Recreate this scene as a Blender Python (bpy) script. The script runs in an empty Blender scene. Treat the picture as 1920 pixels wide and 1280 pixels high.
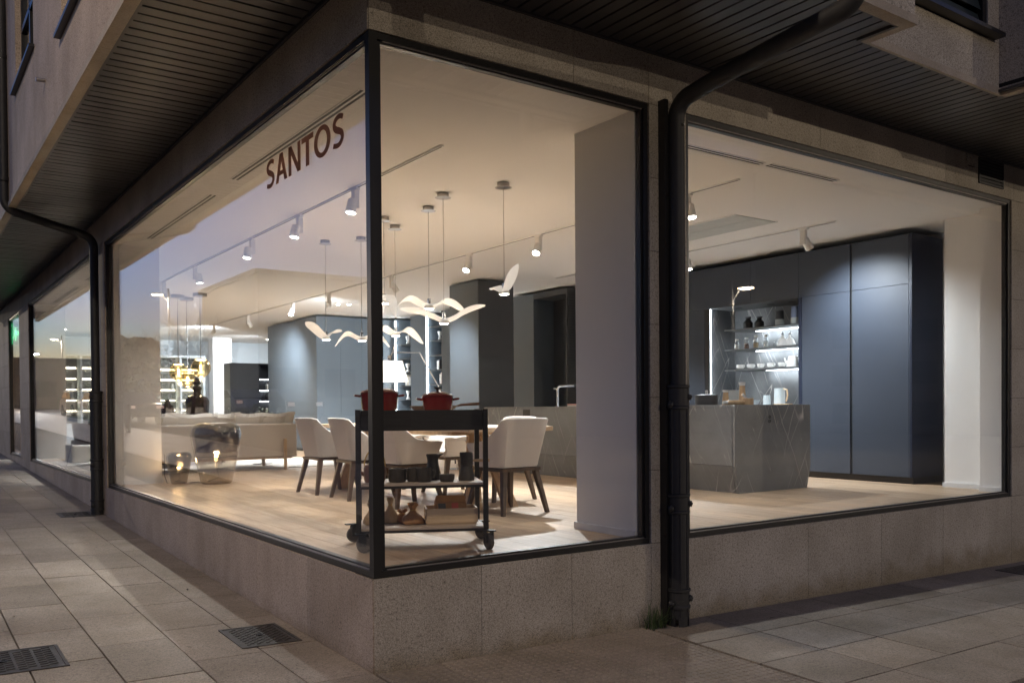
import bpy, math, random
from mathutils import Vector, Matrix, Euler, noise
random.seed(7)
R = math.radians
scene = bpy.context.scene
col = scene.collection

# ------------------------------------------------------------------ camera
cam_d = bpy.data.cameras.new("camera")
cam = bpy.data.objects.new("camera", cam_d)
col.objects.link(cam)
_p, _r, _y = -0.0138, -0.0077, 0.9565
_f = Vector((math.cos(_y) * math.cos(_p), math.sin(_y) * math.cos(_p), math.sin(_p)))
_rt = Vector((math.sin(_y), -math.cos(_y), 0))
_up = _rt.cross(_f)
_rt2 = _rt * math.cos(_r) + _up * math.sin(_r)
_up2 = -_rt * math.sin(_r) + _up * math.cos(_r)
M = Matrix((( _rt2.x, _up2.x, -_f.x, -2.1401), (_rt2.y, _up2.y, -_f.y, -4.368),
            (_rt2.z, _up2.z, -_f.z, 0.9306), (0, 0, 0, 1)))
cam.matrix_world = M
cam_d.sensor_width = 36
cam_d.lens = 1647.5 / 1920 * 36
cam_d.shift_y = (788.3 - 640) / 1920
cam_d.clip_start = 0.05
cam_d.clip_end = 3000
scene.camera = cam

# ------------------------------------------------------------------ sky (dusk: the sun is below the horizon)
world = bpy.data.worlds.new("World")
scene.world = world
world.use_nodes = True
wn = world.node_tree.nodes
sky = wn.new("ShaderNodeTexSky")
sky.sky_type = 'NISHITA'
sky.sun_disc = False
sky.sun_elevation = R(-0.9)
sky.sun_rotation = R(340)
sky.air_density = 1.0
sky.dust_density = 0.1
sky.ozone_density = 3.5
world.node_tree.links.new(sky.outputs[0], wn["Background"].inputs[0])
SKY = 0.15
wn["Background"].inputs[1].default_value = SKY

# ------------------------------------------------------------------ exposure, render
scene.view_settings.view_transform = 'Standard'
scene.view_settings.look = 'None'
scene.view_settings.gamma = 1
scene.view_settings.use_curve_mapping = False
scene.view_settings.exposure = 2.6
cy = scene.cycles
cy.max_bounces = 10
cy.diffuse_bounces = 5
cy.glossy_bounces = 4
cy.transmission_bounces = 6
cy.transparent_max_bounces = 24
cy.sample_clamp_indirect = 6
cy.sample_clamp_direct = 0
cy.blur_glossy = 0.3
cy.caustics_reflective = False
cy.caustics_refractive = False
cy.use_denoising = True
try:
    cy.denoiser = 'OPENIMAGEDENOISE'
    cy.denoising_input_passes = 'RGB_ALBEDO_NORMAL'
except Exception:
    pass

# ------------------------------------------------------------------ helpers
class MB:
    """collects faces, links them as ONE mesh object"""
    def __init__(s):
        s.v = []; s.f = []; s.sm = []
    def add(s, vs, fs, smooth=False):
        b = len(s.v)
        s.v += [tuple(v) for v in vs]
        s.f += [tuple(i + b for i in f) for f in fs]
        s.sm += [smooth] * len(fs)
        return s
    def box(s, x0, x1, y0, y1, z0, z1):
        x0, x1 = min(x0, x1), max(x0, x1); y0, y1 = min(y0, y1), max(y0, y1); z0, z1 = min(z0, z1), max(z0, z1)
        return s.add([(x0,y0,z0),(x1,y0,z0),(x1,y1,z0),(x0,y1,z0),(x0,y0,z1),(x1,y0,z1),(x1,y1,z1),(x0,y1,z1)],
                     [(3,2,1,0),(4,5,6,7),(0,1,5,4),(1,2,6,5),(2,3,7,6),(3,0,4,7)])
    def hexa(s, b, t):
        """8 corners: four bottom, four top, counter-clockwise from above"""
        return s.add(list(b) + list(t), [(3,2,1,0),(4,5,6,7),(0,1,5,4),(1,2,6,5),(2,3,7,6),(3,0,4,7)])
    def prism(s, poly, axis, a0, a1, smooth=False):
        """extrude a polygon given in the other two axes (order kept) along axis"""
        n = len(poly)
        def P(u, v, w):
            return {'x': (w, u, v), 'y': (u, w, v), 'z': (u, v, w)}[axis]
        vs = [P(u, v, a0) for u, v in poly] + [P(u, v, a1) for u, v in poly]
        fs = [tuple(range(n))[::-1], tuple(range(n, 2 * n))] + [(i, (i + 1) % n, n + (i + 1) % n, n + i) for i in range(n)]
        return s.add(vs, fs, smooth)
    def tube(s, pts, r, n=10, caps=True, squash=None):
        pts = [Vector(p) for p in pts]
        rs = r if isinstance(r, (list, tuple)) else [r] * len(pts)
        t0 = (pts[1] - pts[0]).normalized()
        u = t0.orthogonal().normalized()
        rings = []
        for i, p in enumerate(pts):
            a = pts[max(i - 1, 0)]; b = pts[min(i + 1, len(pts) - 1)]
            t = (b - a).normalized()
            u = (u - t * u.dot(t)).normalized()
            w = t.cross(u)
            rings.append([p + (u * math.cos(2 * math.pi * k / n) + w * math.sin(2 * math.pi * k / n)) * rs[i] for k in range(n)])
        vs = [v for ring in rings for v in ring]
        fs = [(i * n + k, i * n + (k + 1) % n, (i + 1) * n + (k + 1) % n, (i + 1) * n + k) for i in range(len(pts) - 1) for k in range(n)]
        s.add(vs, fs, True)
        if caps:
            s.add(rings[0], [tuple(range(n))[::-1]]); s.add(rings[-1], [tuple(range(n))])
        return s
    def lathe(s, prof, n=20, c=(0, 0, 0), sx=1.0, sy=1.0):
        vs = []; fs = []
        for r, z in prof:
            for k in range(n):
                a = 2 * math.pi * k / n
                vs.append((c[0] + r * sx * math.cos(a), c[1] + r * sy * math.sin(a), c[2] + z))
        for i in range(len(prof) - 1):
            for k in range(n):
                fs.append((i * n + k, i * n + (k + 1) % n, (i + 1) * n + (k + 1) % n, (i + 1) * n + k))
        s.add(vs, fs, True)
        if prof[0][0] > 1e-4:
            s.add(vs[:n], [tuple(range(n))[::-1]])
        if prof[-1][0] > 1e-4:
            s.add(vs[-n:], [tuple(range(n))])
        return s
    def cyl(s, c, r, z0, z1, n=16):
        return s.lathe([(r, z0), (r, z1)], n, c)
    def grid(s, P, close_u=False, smooth=True, flip=False):
        """P[i][j] points"""
        nu, nv = len(P), len(P[0])
        vs = [p for row in P for p in row]
        fs = []
        for i in range(nu if close_u else nu - 1):
            for j in range(nv - 1):
                a = i * nv + j; b = ((i + 1) % nu) * nv + j
                q = (a, b, b + 1, a + 1)
                fs.append(q[::-1] if flip else q)
        return s.add(vs, fs, smooth)
    def xform(s, m):
        s.v = [tuple(m @ Vector(v)) for v in s.v]
        return s
    def mesh(s, name, m):
        me = bpy.data.meshes.new(name)
        me.from_pydata(s.v, [], s.f)
        if any(s.sm):
            me.polygons.foreach_set('use_smooth', [True] * len(s.f))
            me.update()
            me.set_sharp_from_angle(angle=R(38))
        me.update()
        if m: me.materials.append(m)
        return me
    def build(s, name, m, parent=None, loc=None, rz=0, bevel=0, seg=2):
        o = bpy.data.objects.new(name, s.mesh(name, m))
        col.objects.link(o)
        if loc: o.location = loc
        if rz: o.rotation_euler = (0, 0, rz)
        if parent: o.parent = parent
        if bevel:
            b = o.modifiers.new('bevel', 'BEVEL'); b.width = bevel; b.segments = seg; b.limit_method = 'ANGLE'; b.angle_limit = R(40)
        return o

def BOX(*a):
    return MB().box(*a)

def thing(name, label, cat, loc=(0, 0, 0), rz=0, group=None):
    o = bpy.data.objects.new(name, None); col.objects.link(o)
    o.empty_display_size = 0.1
    o.location = loc; o.rotation_euler = (0, 0, rz)
    o['label'] = label; o['category'] = cat
    if group: o['group'] = group
    return o
def tag(o, label, cat, group=None):
    o['label'] = label; o['category'] = cat
    if group: o['group'] = group
    return o
def struct(o):
    o['kind'] = 'structure'; return o
def stuff(o):
    o['kind'] = 'stuff'; return o
def piece(name, me, parent, loc=(0, 0, 0), rz=0):
    o = bpy.data.objects.new(name, me); col.objects.link(o)
    o.location = loc; o.rotation_euler = (0, 0, rz); o.parent = parent
    return o
def copy_tree(o, parent=None):
    c = o.copy(); col.objects.link(c); c.parent = parent
    for ch in o.children: copy_tree(ch, c)
    return c
def dup(o, loc, rz=None, label=None):
    c = copy_tree(o)
    c.location = loc
    if rz is not None: c.rotation_euler = (0, 0, rz)
    if label: c['label'] = label
    return c

# ------------------------------------------------------------------ materials
class NT:
    def __init__(s, name):
        s.m = bpy.data.materials.new(name); s.m.use_nodes = True
        s.t = s.m.node_tree; s.n = s.t.nodes; s.b = s.n["Principled BSDF"]; s.out = s.n["Material Output"]
    def node(s, typ, **kw):
        n = s.n.new(typ)
        for k, v in kw.items():
            if k in n.inputs: n.inputs[k].default_value = v
            else: setattr(n, k, v)
        return n
    def link(s, a, b): s.t.links.new(a, b)
    def pos(s, scale=(1, 1, 1), rot=(0, 0, 0), obj=False):
        g = s.node("ShaderNodeTexCoord").outputs['Object'] if obj else s.node("ShaderNodeNewGeometry").outputs['Position']
        mp = s.node("ShaderNodeMapping"); mp.inputs['Scale'].default_value = scale; mp.inputs['Rotation'].default_value = rot
        s.link(g, mp.inputs['Vector']); return mp.outputs[0]
    def noise(s, vec, scale, detail=2, rough=0.5):
        n = s.node("ShaderNodeTexNoise"); n.inputs['Scale'].default_value = scale; n.inputs['Detail'].default_value = detail
        n.inputs['Roughness'].default_value = rough
        s.link(vec, n.inputs['Vector']); return n.outputs['Fac']
    def ramp(s, fac, stops):
        r = s.node("ShaderNodeValToRGB")
        e = r.color_ramp.elements
        while len(e) < len(stops): e.new(0.5)
        for i, (p, c) in enumerate(stops):
            e[i].position = p; e[i].color = (c[0], c[1], c[2], 1) if hasattr(c, '__len__') else (c, c, c, 1)
        s.link(fac, r.inputs[0]); return r.outputs[0]
    def mix(s, fac, a, b, mode='MIX'):
        x = s.node("ShaderNodeMix"); x.data_type = 'RGBA'; x.blend_type = mode
        for i, v in ((0, fac), (6, a), (7, b)):
            sock = x.inputs[i]
            if hasattr(v, 'links'): s.link(v, sock)
            elif hasattr(v, '__len__'): sock.default_value = (v[0], v[1], v[2], 1)
            else: sock.default_value = v if i == 0 else (v, v, v, 1)
        return x.outputs[2]
    def math(s, op, a, b=0.0, clamp=False):
        x = s.node("ShaderNodeMath"); x.operation = op; x.use_clamp = clamp
        for sock, v in ((x.inputs[0], a), (x.inputs[1], b)):
            if hasattr(v, 'links'): s.link(v, sock)
            else: sock.default_value = v
        return x.outputs[0]
    def random(s): return s.node("ShaderNodeObjectInfo").outputs['Random']
    def bump(s, h, strength=0.2, dist=0.002):
        b = s.node("ShaderNodeBump"); b.inputs['Strength'].default_value = strength; b.inputs['Distance'].default_value = dist
        s.link(h, b.inputs['Height']); s.link(b.outputs[0], s.b.inputs['Normal'])
    def col(s, c):
        if hasattr(c, 'links'): s.link(c, s.b.inputs['Base Color'])
        else: s.b.inputs['Base Color'].default_value = (c[0], c[1], c[2], 1)
    def set(s, **kw):
        for k, v in kw.items():
            i = s.b.inputs[k.replace('_', ' ')]
            if hasattr(v, 'links'): s.link(v, i)
            else: i.default_value = v

def simple(name, c, rough=0.5, metal=0.0, var=0.06, spec=0.5, scale=6.0, bump=0.0):
    t = NT(name)
    p = t.pos(obj=True)
    f = t.noise(p, scale, 3)
    t.col(t.mix(1.0, c, t.ramp(f, [(0.3, 1 - var), (0.7, 1 + var * 0.6)]), 'MULTIPLY'))
    t.set(Roughness=rough, Metallic=metal, Specular_IOR_Level=spec)
    if bump: t.bump(t.noise(p, 90, 3), bump, 0.002)
    return t.m

def granite(name, c, speck=0.35, rnd=0.10, stain=0.25, rough=0.75, damp=False):
    t = NT(name)
    p = t.pos()
    fine = t.noise(p, 130, 2, 0.75)
    mid = t.noise(p, 52, 3, 0.7)
    big = t.noise(p, 1.7, 4, 0.6)
    streak = t.noise(t.pos(scale=(5, 5, 0.55)), 1.0, 4, 0.65)
    a = t.ramp(fine, [(0.28, 1 - speck), (0.5, 1.0), (0.75, 1 + speck * 0.9)])
    b = t.ramp(mid, [(0.30, 1 - speck * 0.9), (0.45, 1.0), (0.72, 1 + speck * 0.3)])
    c1 = t.mix(1.0, c, a, 'MULTIPLY')
    c1 = t.mix(1.0, c1, b, 'MULTIPLY')
    c1 = t.mix(1.0, c1, t.ramp(big, [(0.3, (1 - stain, 1 - stain * 1.05, 1 - stain * 1.2)), (0.68, 1.04)]), 'MULTIPLY')
    c1 = t.mix(1.0, c1, t.ramp(streak, [(0.32, (1 - stain * 0.3, 1 - stain * 0.32, 1 - stain * 0.4)), (0.6, 1.0)]), 'MULTIPLY')
    c1 = t.mix(1.0, c1, t.ramp(t.random(), [(0.0, 1 - rnd), (1.0, 1 + rnd)]), 'MULTIPLY')
    if damp:   # dirt and algae creeping up from the paving
        sp = t.node("ShaderNodeSeparateXYZ"); t.link(t.pos(), sp.inputs[0])
        h = t.math('ADD', sp.outputs[2], t.math('MULTIPLY', t.noise(t.pos(), 4.5, 5, 0.65), 0.42))
        h = t.math('MULTIPLY_ADD', h, 2.2); h.node.inputs[2].default_value = 1.05
        c1 = t.mix(1.0, c1, t.ramp(h, [(0.22, (0.66, 0.61, 0.50)), (0.62, 1.0)]), 'MULTIPLY')
    t.col(c1); t.set(Roughness=rough, Specular_IOR_Level=0.3)
    t.bump(mid, 0.25, 0.003)
    return t.m

def emis(name, c, s):
    t = NT(name)
    t.col((0.8, 0.8, 0.8))
    t.set(Emission_Color=(c[0], c[1], c[2], 1), Emission_Strength=s)
    return t.m

def glass(name, tint=(0.985, 0.99, 0.985), f0=0.04, gl=(1, 1, 1), extra=None):
    """thin clear pane: part passes straight through, part mirrors (Schlick)"""
    t = NT(name)
    t.n.remove(t.b)
    lw = t.node("ShaderNodeLayerWeight", Blend=0.5)
    f = t.math('POWER', lw.outputs['Facing'], 5.0)
    f = t.math('MULTIPLY_ADD', f, 1 - f0)
    f.node.inputs[2].default_value = f0
    tr = t.node("ShaderNodeBsdfTransparent"); tr.inputs[0].default_value = (*tint, 1)
    gb = t.node("ShaderNodeBsdfGlossy"); gb.inputs['Roughness'].default_value = 0.0; gb.inputs[0].default_value = (*gl, 1)
    mx = t.node("ShaderNodeMixShader")
    t.link(f, mx.inputs[0]); t.link(tr.outputs[0], mx.inputs[1]); t.link(gb.outputs[0], mx.inputs[2])
    t.link(mx.outputs[0], t.out.inputs[0])
    return t.m

def plank_mat():
    t = NT("oak_planks")
    rnd = t.random()
    g = t.node("ShaderNodeNewGeometry").outputs['Position']
    off = t.node("ShaderNodeCombineXYZ")
    t.link(t.math('MULTIPLY', rnd, 57.0), off.inputs[0]); t.link(t.math('MULTIPLY', rnd, 31.0), off.inputs[1])
    ad = t.node("ShaderNodeVectorMath"); ad.operation = 'ADD'
    t.link(g, ad.inputs[0]); t.link(off.outputs[0], ad.inputs[1])
    mp = t.node("ShaderNodeMapping"); mp.inputs['Scale'].default_value = (16, 0.9, 1)
    t.link(ad.outputs[0], mp.inputs[0])
    gr = t.noise(mp.outputs[0], 1.6, 6, 0.62)
    mp2 = t.node("ShaderNodeMapping"); mp2.inputs['Scale'].default_value = (90, 3, 1)
    t.link(ad.outputs[0], mp2.inputs[0])
    fi = t.noise(mp2.outputs[0], 1.5, 2)
    kn = t.noise(ad.outputs[0], 3.4, 2, 0.4)
    c = t.ramp(gr, [(0.25, (0.26, 0.170, 0.103)), (0.5, (0.42, 0.302, 0.200)), (0.75, (0.51, 0.390, 0.270))])
    c = t.mix(1.0, c, t.ramp(fi, [(0.3, 0.86), (0.65, 1.05)]), 'MULTIPLY')
    c = t.mix(1.0, c, t.ramp(kn, [(0.70, 1.0), (0.80, (0.55, 0.45, 0.36))]), 'MULTIPLY')
    c = t.mix(1.0, c, t.ramp(rnd, [(0.0, (0.80, 0.78, 0.76)), (0.5, 1.0), (1.0, (1.12, 1.08, 1.02))]), 'MULTIPLY')
    t.col(c); t.set(Roughness=0.42, Specular_IOR_Level=0.35)
    t.bump(gr, 0.12, 0.001)
    return t.m

def marble_mat(name="dark_marble", base=(0.15, 0.157, 0.166)):
    t = NT(name)
    p0 = t.pos(scale=(1, 1, 1))
    sp = t.node("ShaderNodeSeparateXYZ"); t.link(p0, sp.inputs[0])
    cb = t.node("ShaderNodeCombineXYZ")
    t.link(t.math('SUBTRACT', sp.outputs[0], sp.outputs[1]), cb.inputs[0]); t.link(sp.outputs[2], cb.inputs[1])
    p = cb.outputs[0]
    warp = t.node("ShaderNodeTexNoise"); warp.inputs['Scale'].default_value = 2.2; warp.inputs['Detail'].default_value = 3
    t.link(p, warp.inputs['Vector'])
    def veins(rot, sc, lvl, th, amt, mscale, mrot):
        mr = t.node("ShaderNodeMapping"); mr.inputs['Rotation'].default_value = rot
        mp = t.node("ShaderNodeMapping"); mp.inputs['Scale'].default_value = sc
        wv = t.node("ShaderNodeVectorMath"); wv.operation = 'MULTIPLY_ADD'
        t.link(warp.outputs['Color'], wv.inputs[0]); wv.inputs[1].default_value = (0.06, 0.06, 0.06); t.link(p, wv.inputs[2])
        t.link(wv.outputs[0], mr.inputs[0]); t.link(mr.outputs[0], mp.inputs[0])
        n = t.noise(mp.outputs[0], 1.0, 0)
        d = t.math('ABSOLUTE', t.math('SUBTRACT', n, lvl))
        line = t.ramp(d, [(0.0, 1.0), (th, 0.0)])
        ms = t.node("ShaderNodeMapping"); ms.inputs['Scale'].default_value = (2.2, .8, 1); t.link(mr.outputs[0], ms.inputs[0])
        msk = t.ramp(t.noise(ms.outputs[0], mscale, 2), [(0.45, 0.0), (0.62, amt)])
        return t.math('MULTIPLY', line, msk)
    v1 = veins((0, 0, R(-24)), (6, .45, 1), .52, 0.011, 1.0, 2.2, 0)
    v2 = veins((0, 0, R(27)), (4, .35, 1), .47, 0.008, 1.0, 1.6, 0)
    v3 = veins((0, 0, R(-31)), (11, .8, 1), .44, 0.009, 0.4, 3.0, 0)
    v1 = t.math('MAXIMUM', v1, v3)
    cl = t.noise(p, 3.0, 5, 0.6)
    c = t.mix(1.0, base, t.ramp(cl, [(0.3, 0.82), (0.7, 1.15)]), 'MULTIPLY')
    c = t.mix(t.math('MAXIMUM', v1, v2), c, (0.55, 0.53, 0.51))
    t.col(c); t.set(Roughness=0.33, Specular_IOR_Level=0.4)
    return t.m

def slat_mat():
    t = NT("soffit_metal")
    p = t.pos()
    f = t.noise(p, 3.0, 3)
    c = t.mix(1.0, (0.062, 0.058, 0.056), t.ramp(f, [(0.3, 0.85), (0.7, 1.1)]), 'MULTIPLY')
    c = t.mix(1.0, c, t.ramp(t.random(), [(0, 0.86), (1, 1.12)]), 'MULTIPLY')
    t.col(c); t.set(Roughness=0.36, Specular_IOR_Level=0.5)
    return t.m

def fabric(name, c, scale=260):
    t = NT(name)
    p = t.pos(obj=True)
    w1 = t.noise(t.pos(scale=(1, 1, 6), obj=True), scale * 0.5, 2)
    w2 = t.noise(t.pos(scale=(6, 6, 1), obj=True), scale * 0.5, 2)
    f = t.math('MULTIPLY', t.math('ADD', w1, w2), 0.5)
    t.col(t.mix(1.0, c, t.ramp(f, [(0.35, 0.82), (0.65, 1.1)]), 'MULTIPLY'))
    t.set(Roughness=0.9, Specular_IOR_Level=0.2, Sheen_Weight=0.2)
    t.bump(f, 0.25, 0.002)
    return t.m

def wood(name, c, sc=(18, 18, 1.5), rough=0.45):
    t = NT(name)
    f = t.noise(t.pos(scale=sc, obj=True), 1.5, 5, 0.6)
    t.col(t.mix(1.0, c, t.ramp(f, [(0.25, 0.62), (0.55, 1.0), (0.8, 1.18)]), 'MULTIPLY'))
    t.set(Roughness=rough, Specular_IOR_Level=0.35); t.bump(f, 0.1, 0.001)
    return t.m

G_STONE = granite("granite_grey", (0.42, 0.38, 0.325), 0.6, damp=True)
G_WARMLIT = granite("granite_warm_lit", (0.44, 0.36, 0.295), 0.5, damp=True)  # same granite; the pinkish tint stands in for warm light on the left front
G_PAVE = granite("granite_paving", (0.29, 0.245, 0.20), 0.48, 0.13, 0.3, 0.62)
G_TACT = granite("tactile_paving", (0.26, 0.22, 0.18), 0.25, 0.10, 0.3, 0.7)
M_EDGE = granite("stone_edge", (0.40, 0.35, 0.29), 0.2)
M_SLAT = slat_mat()
M_VOID = simple("dark_void", (0.01, 0.01, 0.01), 0.9)
M_FRAME = simple("black_aluminium", (0.013, 0.0125, 0.0125), 0.35, 0.0, 0.1)
M_BEAD = simple("aluminium_bead", (0.38, 0.35, 0.33), 0.35, 0.6)
M_GLASS = glass("window_glass")
M_DARKGLASS = glass("upper_window_glass", (0.12, 0.14, 0.17), 0.10)
M_IRON = simple("black_cast_iron", (0.018, 0.018, 0.019), 0.58, 0.0, 0.2, 0.5, 14, 0.15)
def vinyl():
    t = NT("brown_vinyl")
    t.n.remove(t.b)
    d = t.node("ShaderNodeBsdfDiffuse"); d.inputs[0].default_value = (.36, .21, .16, 1)
    l = t.node("ShaderNodeBsdfTranslucent"); l.inputs[0].default_value = (.40, .23, .17, 1)
    p = t.node("ShaderNodeBsdfTransparent"); p.inputs[0].default_value = (.9, .7, .6, 1)
    a = t.node("ShaderNodeMixShader"); a.inputs[0].default_value = .55
    b = t.node("ShaderNodeMixShader"); b.inputs[0].default_value = .30
    t.link(d.outputs[0], a.inputs[1]); t.link(l.outputs[0], a.inputs[2]); t.link(a.outputs[0], b.inputs[1]); t.link(p.outputs[0], b.inputs[2])
    t.link(b.outputs[0], t.out.inputs[0])
    return t.m
M_LETTER = vinyl()
M_COVER = simple("cover_iron", (0.075, 0.068, 0.062), 0.55, 0.3, 0.35, 0.5, 20, 0.3)
M_WHITE = simple("white_plaster", (0.78, 0.77, 0.75), 0.85, 0, 0.02, 0.3, 1.0)
M_CEIL = simple("white_ceiling_paint", (0.80, 0.785, 0.765), 0.9, 0, 0.015, 0.2, 1.0)
M_WALLBLUE = simple("pale_blue_grey_paint", (0.56, 0.61, 0.65), 0.85, 0, 0.03, 0.3, 1.0)
M_SKIRT = simple("white_skirting", (0.72, 0.72, 0.71), 0.5)
M_PLANK = plank_mat()
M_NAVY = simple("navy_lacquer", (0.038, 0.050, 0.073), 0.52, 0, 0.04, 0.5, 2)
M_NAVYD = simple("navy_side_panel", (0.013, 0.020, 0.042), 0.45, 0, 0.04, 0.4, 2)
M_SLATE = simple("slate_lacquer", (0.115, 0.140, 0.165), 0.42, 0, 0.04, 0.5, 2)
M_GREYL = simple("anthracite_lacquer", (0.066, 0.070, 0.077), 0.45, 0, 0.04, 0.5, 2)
M_BLACKL = simple("black_oak_veneer", (0.022, 0.022, 0.024), 0.45, 0, 0.15, 0.5, 4)
M_MARBLE = marble_mat()
M_CHROME = simple("chrome", (0.75, 0.76, 0.78), 0.12, 1.0, 0.03)
M_STEEL = simple("brushed_steel", (0.42, 0.40, 0.385), 0.35, 0.9, 0.05)
M_LAMPW = simple("white_lamp_body", (0.82, 0.81, 0.79), 0.5, 0, 0.03)
M_WING = emis("glowing_opal_wing", (1.0, 0.975, 0.94), 0.06)
M_TRACK = simple("track_rail", (0.35, 0.34, 0.33), 0.5)
M_TRACKD = simple("slot_dark", (0.012, 0.011, 0.01), 0.6)
M_FABW = fabric("off_white_upholstery", (0.66, 0.63, 0.60))
M_FABG = fabric("oatmeal_linen", (0.42, 0.37, 0.32), 120)
M_FABC = fabric("pale_linen_cushion", (0.54, 0.50, 0.45), 120)
M_WALNUT = wood("dark_stained_wood", (0.075, 0.045, 0.028))
M_OAK = wood("light_oak", (0.48, 0.32, 0.18))
M_OAKT = wood("oak_tabletop", (0.50, 0.36, 0.23), (14, 1.2, 14))
M_TROL = wood("black_stained_oak", (0.024, 0.022, 0.021), (4, 40, 40), 0.5)
M_SHELFT = simple("pale_shelf_laminate", (0.46, 0.37, 0.29), 0.5, 0, 0.08)
M_RED = simple("red_enamel", (0.16, 0.013, 0.014), 0.12, 0, 0.1)
M_REDL = simple("red_enamel_lid", (0.10, 0.012, 0.012), 0.15, 0, 0.1)
M_CLAY = simple("black_stoneware", (0.045, 0.039, 0.033), 0.55, 0, 0.25, 0.5, 30, 0.4)
M_TERRA = simple("brown_stoneware", (0.13, 0.055, 0.028), 0.5, 0, 0.2, 0.5, 20, 0.2)
M_BRASS = simple("brass_wire", (0.55, 0.38, 0.14), 0.3, 0.9)
M_PAPER = simple("kraft_paper", (0.38, 0.20, 0.09), 0.8, 0, 0.2, 0.3, 14, 0.5)
M_CLOTH = simple("natural_sackcloth", (0.40, 0.28, 0.17), 0.9, 0, 0.15, 0.2, 20, 0.5)
M_PINE = wood("pine_crate", (0.60, 0.45, 0.29), (1.5, 18, 18), 0.6)
M_BEECH = wood("beech_wood", (0.60, 0.42, 0.25), (9, 9, 2), 0.45)
M_RUBBER = simple("grey_rubber", (0.075, 0.065, 0.058), 0.7)
M_SMOKE = glass("smoked_glass", (0.70, 0.65, 0.57), 0.09)
M_SMOKED = glass("dark_smoked_glass", (0.36, 0.32, 0.265), 0.11)
M_GOLD = glass("golden_glass", (0.84, 0.74, 0.52), 0.12, (1.0, 0.9, 0.65))
M_CLEAR = glass("clear_glassware", (0.86, 0.88, 0.88), 0.08)
M_AMBER = simple("dark_glossy_ceramic", (0.030, 0.018, 0.014), 0.08, 0, 0.2)
M_PORC = simple("white_porcelain", (0.75, 0.75, 0.74), 0.25, 0, 0.02)
M_PALEB = simple("pale_blue_ceramic", (0.50, 0.56, 0.58), 0.4, 0, 0.05)
M_BLUEG = simple("blue_glaze", (0.20, 0.26, 0.42), 0.3, 0, 0.1)
M_BLACK = simple("matt_black", (0.012, 0.012, 0.013), 0.5)
M_SHELFD = simple("dark_shelf", (0.10, 0.105, 0.11), 0.4)
M_LEATHER = simple("tan_leather", (0.30, 0.15, 0.08), 0.5, 0, 0.1)
M_RUG = fabric("grey_rug", (0.60, 0.58, 0.55), 60)
M_SADDLE = simple("brown_shell_leather", (0.10, 0.065, 0.045), 0.4)
M_LED = emis("led_strip_cool", (0.86, 0.94, 1.0), 7.5)
M_LEDW = emis("led_strip_warm", (1.0, 0.86, 0.62), 3.2)
M_LENS = emis("spot_lens", (1.0, 0.95, 0.86), 6)
M_BULB = emis("pendant_disc", (1.0, 0.93, 0.82), 9)
M_CANDLE = emis("warm_filament", (1.0, 0.72, 0.36), 9)
M_SHADE = emis("lit_lamp_shade", (1.0, 0.92, 0.78), 0.42)
M_GREEN = emis("green_sign", (0.05, 1.0, 0.35), 0.6)
M_STREET = emis("street_lamp_lens", (1.0, 0.70, 0.36), 14)
M_WHITELAMP = emis("cool_lamp", (0.9, 0.95, 1.0), 20)
M_GRASS = simple("grass_blades", (0.045, 0.075, 0.022), 0.6, 0, 0.3)
M_BARK = simple("bark", (0.06, 0.048, 0.04), 0.9, 0, 0.3, 0.2, 12)
M_HEDGE = simple("hedge_leaves", (0.04, 0.05, 0.025), 0.9, 0, 0.4, 0.2, 3)
M_ASPH = granite("asphalt", (0.05, 0.05, 0.052), 0.3, 0.0, 0.2, 0.8)
M_GROUND = granite("ground_soil", (0.11, 0.10, 0.085), 0.3, 0.0, 0.3, 0.9)
M_FARB = simple("far_building_render", (0.06, 0.056, 0.054), 0.9, 0, 0.1)
M_TYRE = simple("tyre_rubber", (0.02, 0.02, 0.02), 0.8)
M_CARS = [simple("dark_car_paint", (0.03, 0.03, 0.035), 0.25), simple("silver_car_paint", (0.36, 0.36, 0.37), 0.25, 0.5),
          simple("sand_car_paint", (0.42, 0.34, 0.24), 0.3)]
M_CARGLASS = simple("car_glass", (0.02, 0.025, 0.03), 0.05)
M_TAIL = emis("car_lamp", (1.0, 0.50, 0.25), 0.07)
M_POLE = simple("lamp_post_paint", (0.03, 0.03, 0.032), 0.5)
M_BOOKS = [simple("book_" + n, c, 0.6) for n, c in (("white", (0.7, 0.7, 0.69)), ("black", (0.03, 0.03, 0.035)), ("grey", (0.3, 0.31, 0.33)),
           ("red", (0.38, 0.06, 0.055)), ("cream", (0.55, 0.5, 0.42)))]

def spot(parent, loc, target, watts, cone=70, c=(1, 0.95, 0.88), blend=0.6, size=0.03):
    d = bpy.data.lights.new("lamp_light", 'SPOT')
    d.energy = watts; d.color = c; d.spot_size = R(cone); d.spot_blend = blend; d.shadow_soft_size = size
    o = bpy.data.objects.new("lamp_light", d); col.objects.link(o)
    o.location = loc
    v = Vector(target) - Vector(loc)
    o.rotation_euler = v.to_track_quat('-Z', 'Y').to_euler()
    o.parent = parent
    return o
def point(parent, loc, watts, c=(1, 0.85, 0.65), size=0.04):
    d = bpy.data.lights.new("lamp_light", 'POINT'); d.energy = watts; d.color = c; d.shadow_soft_size = size
    o = bpy.data.objects.new("lamp_light", d); col.objects.link(o); o.location = loc; o.parent = parent
    return o
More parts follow.
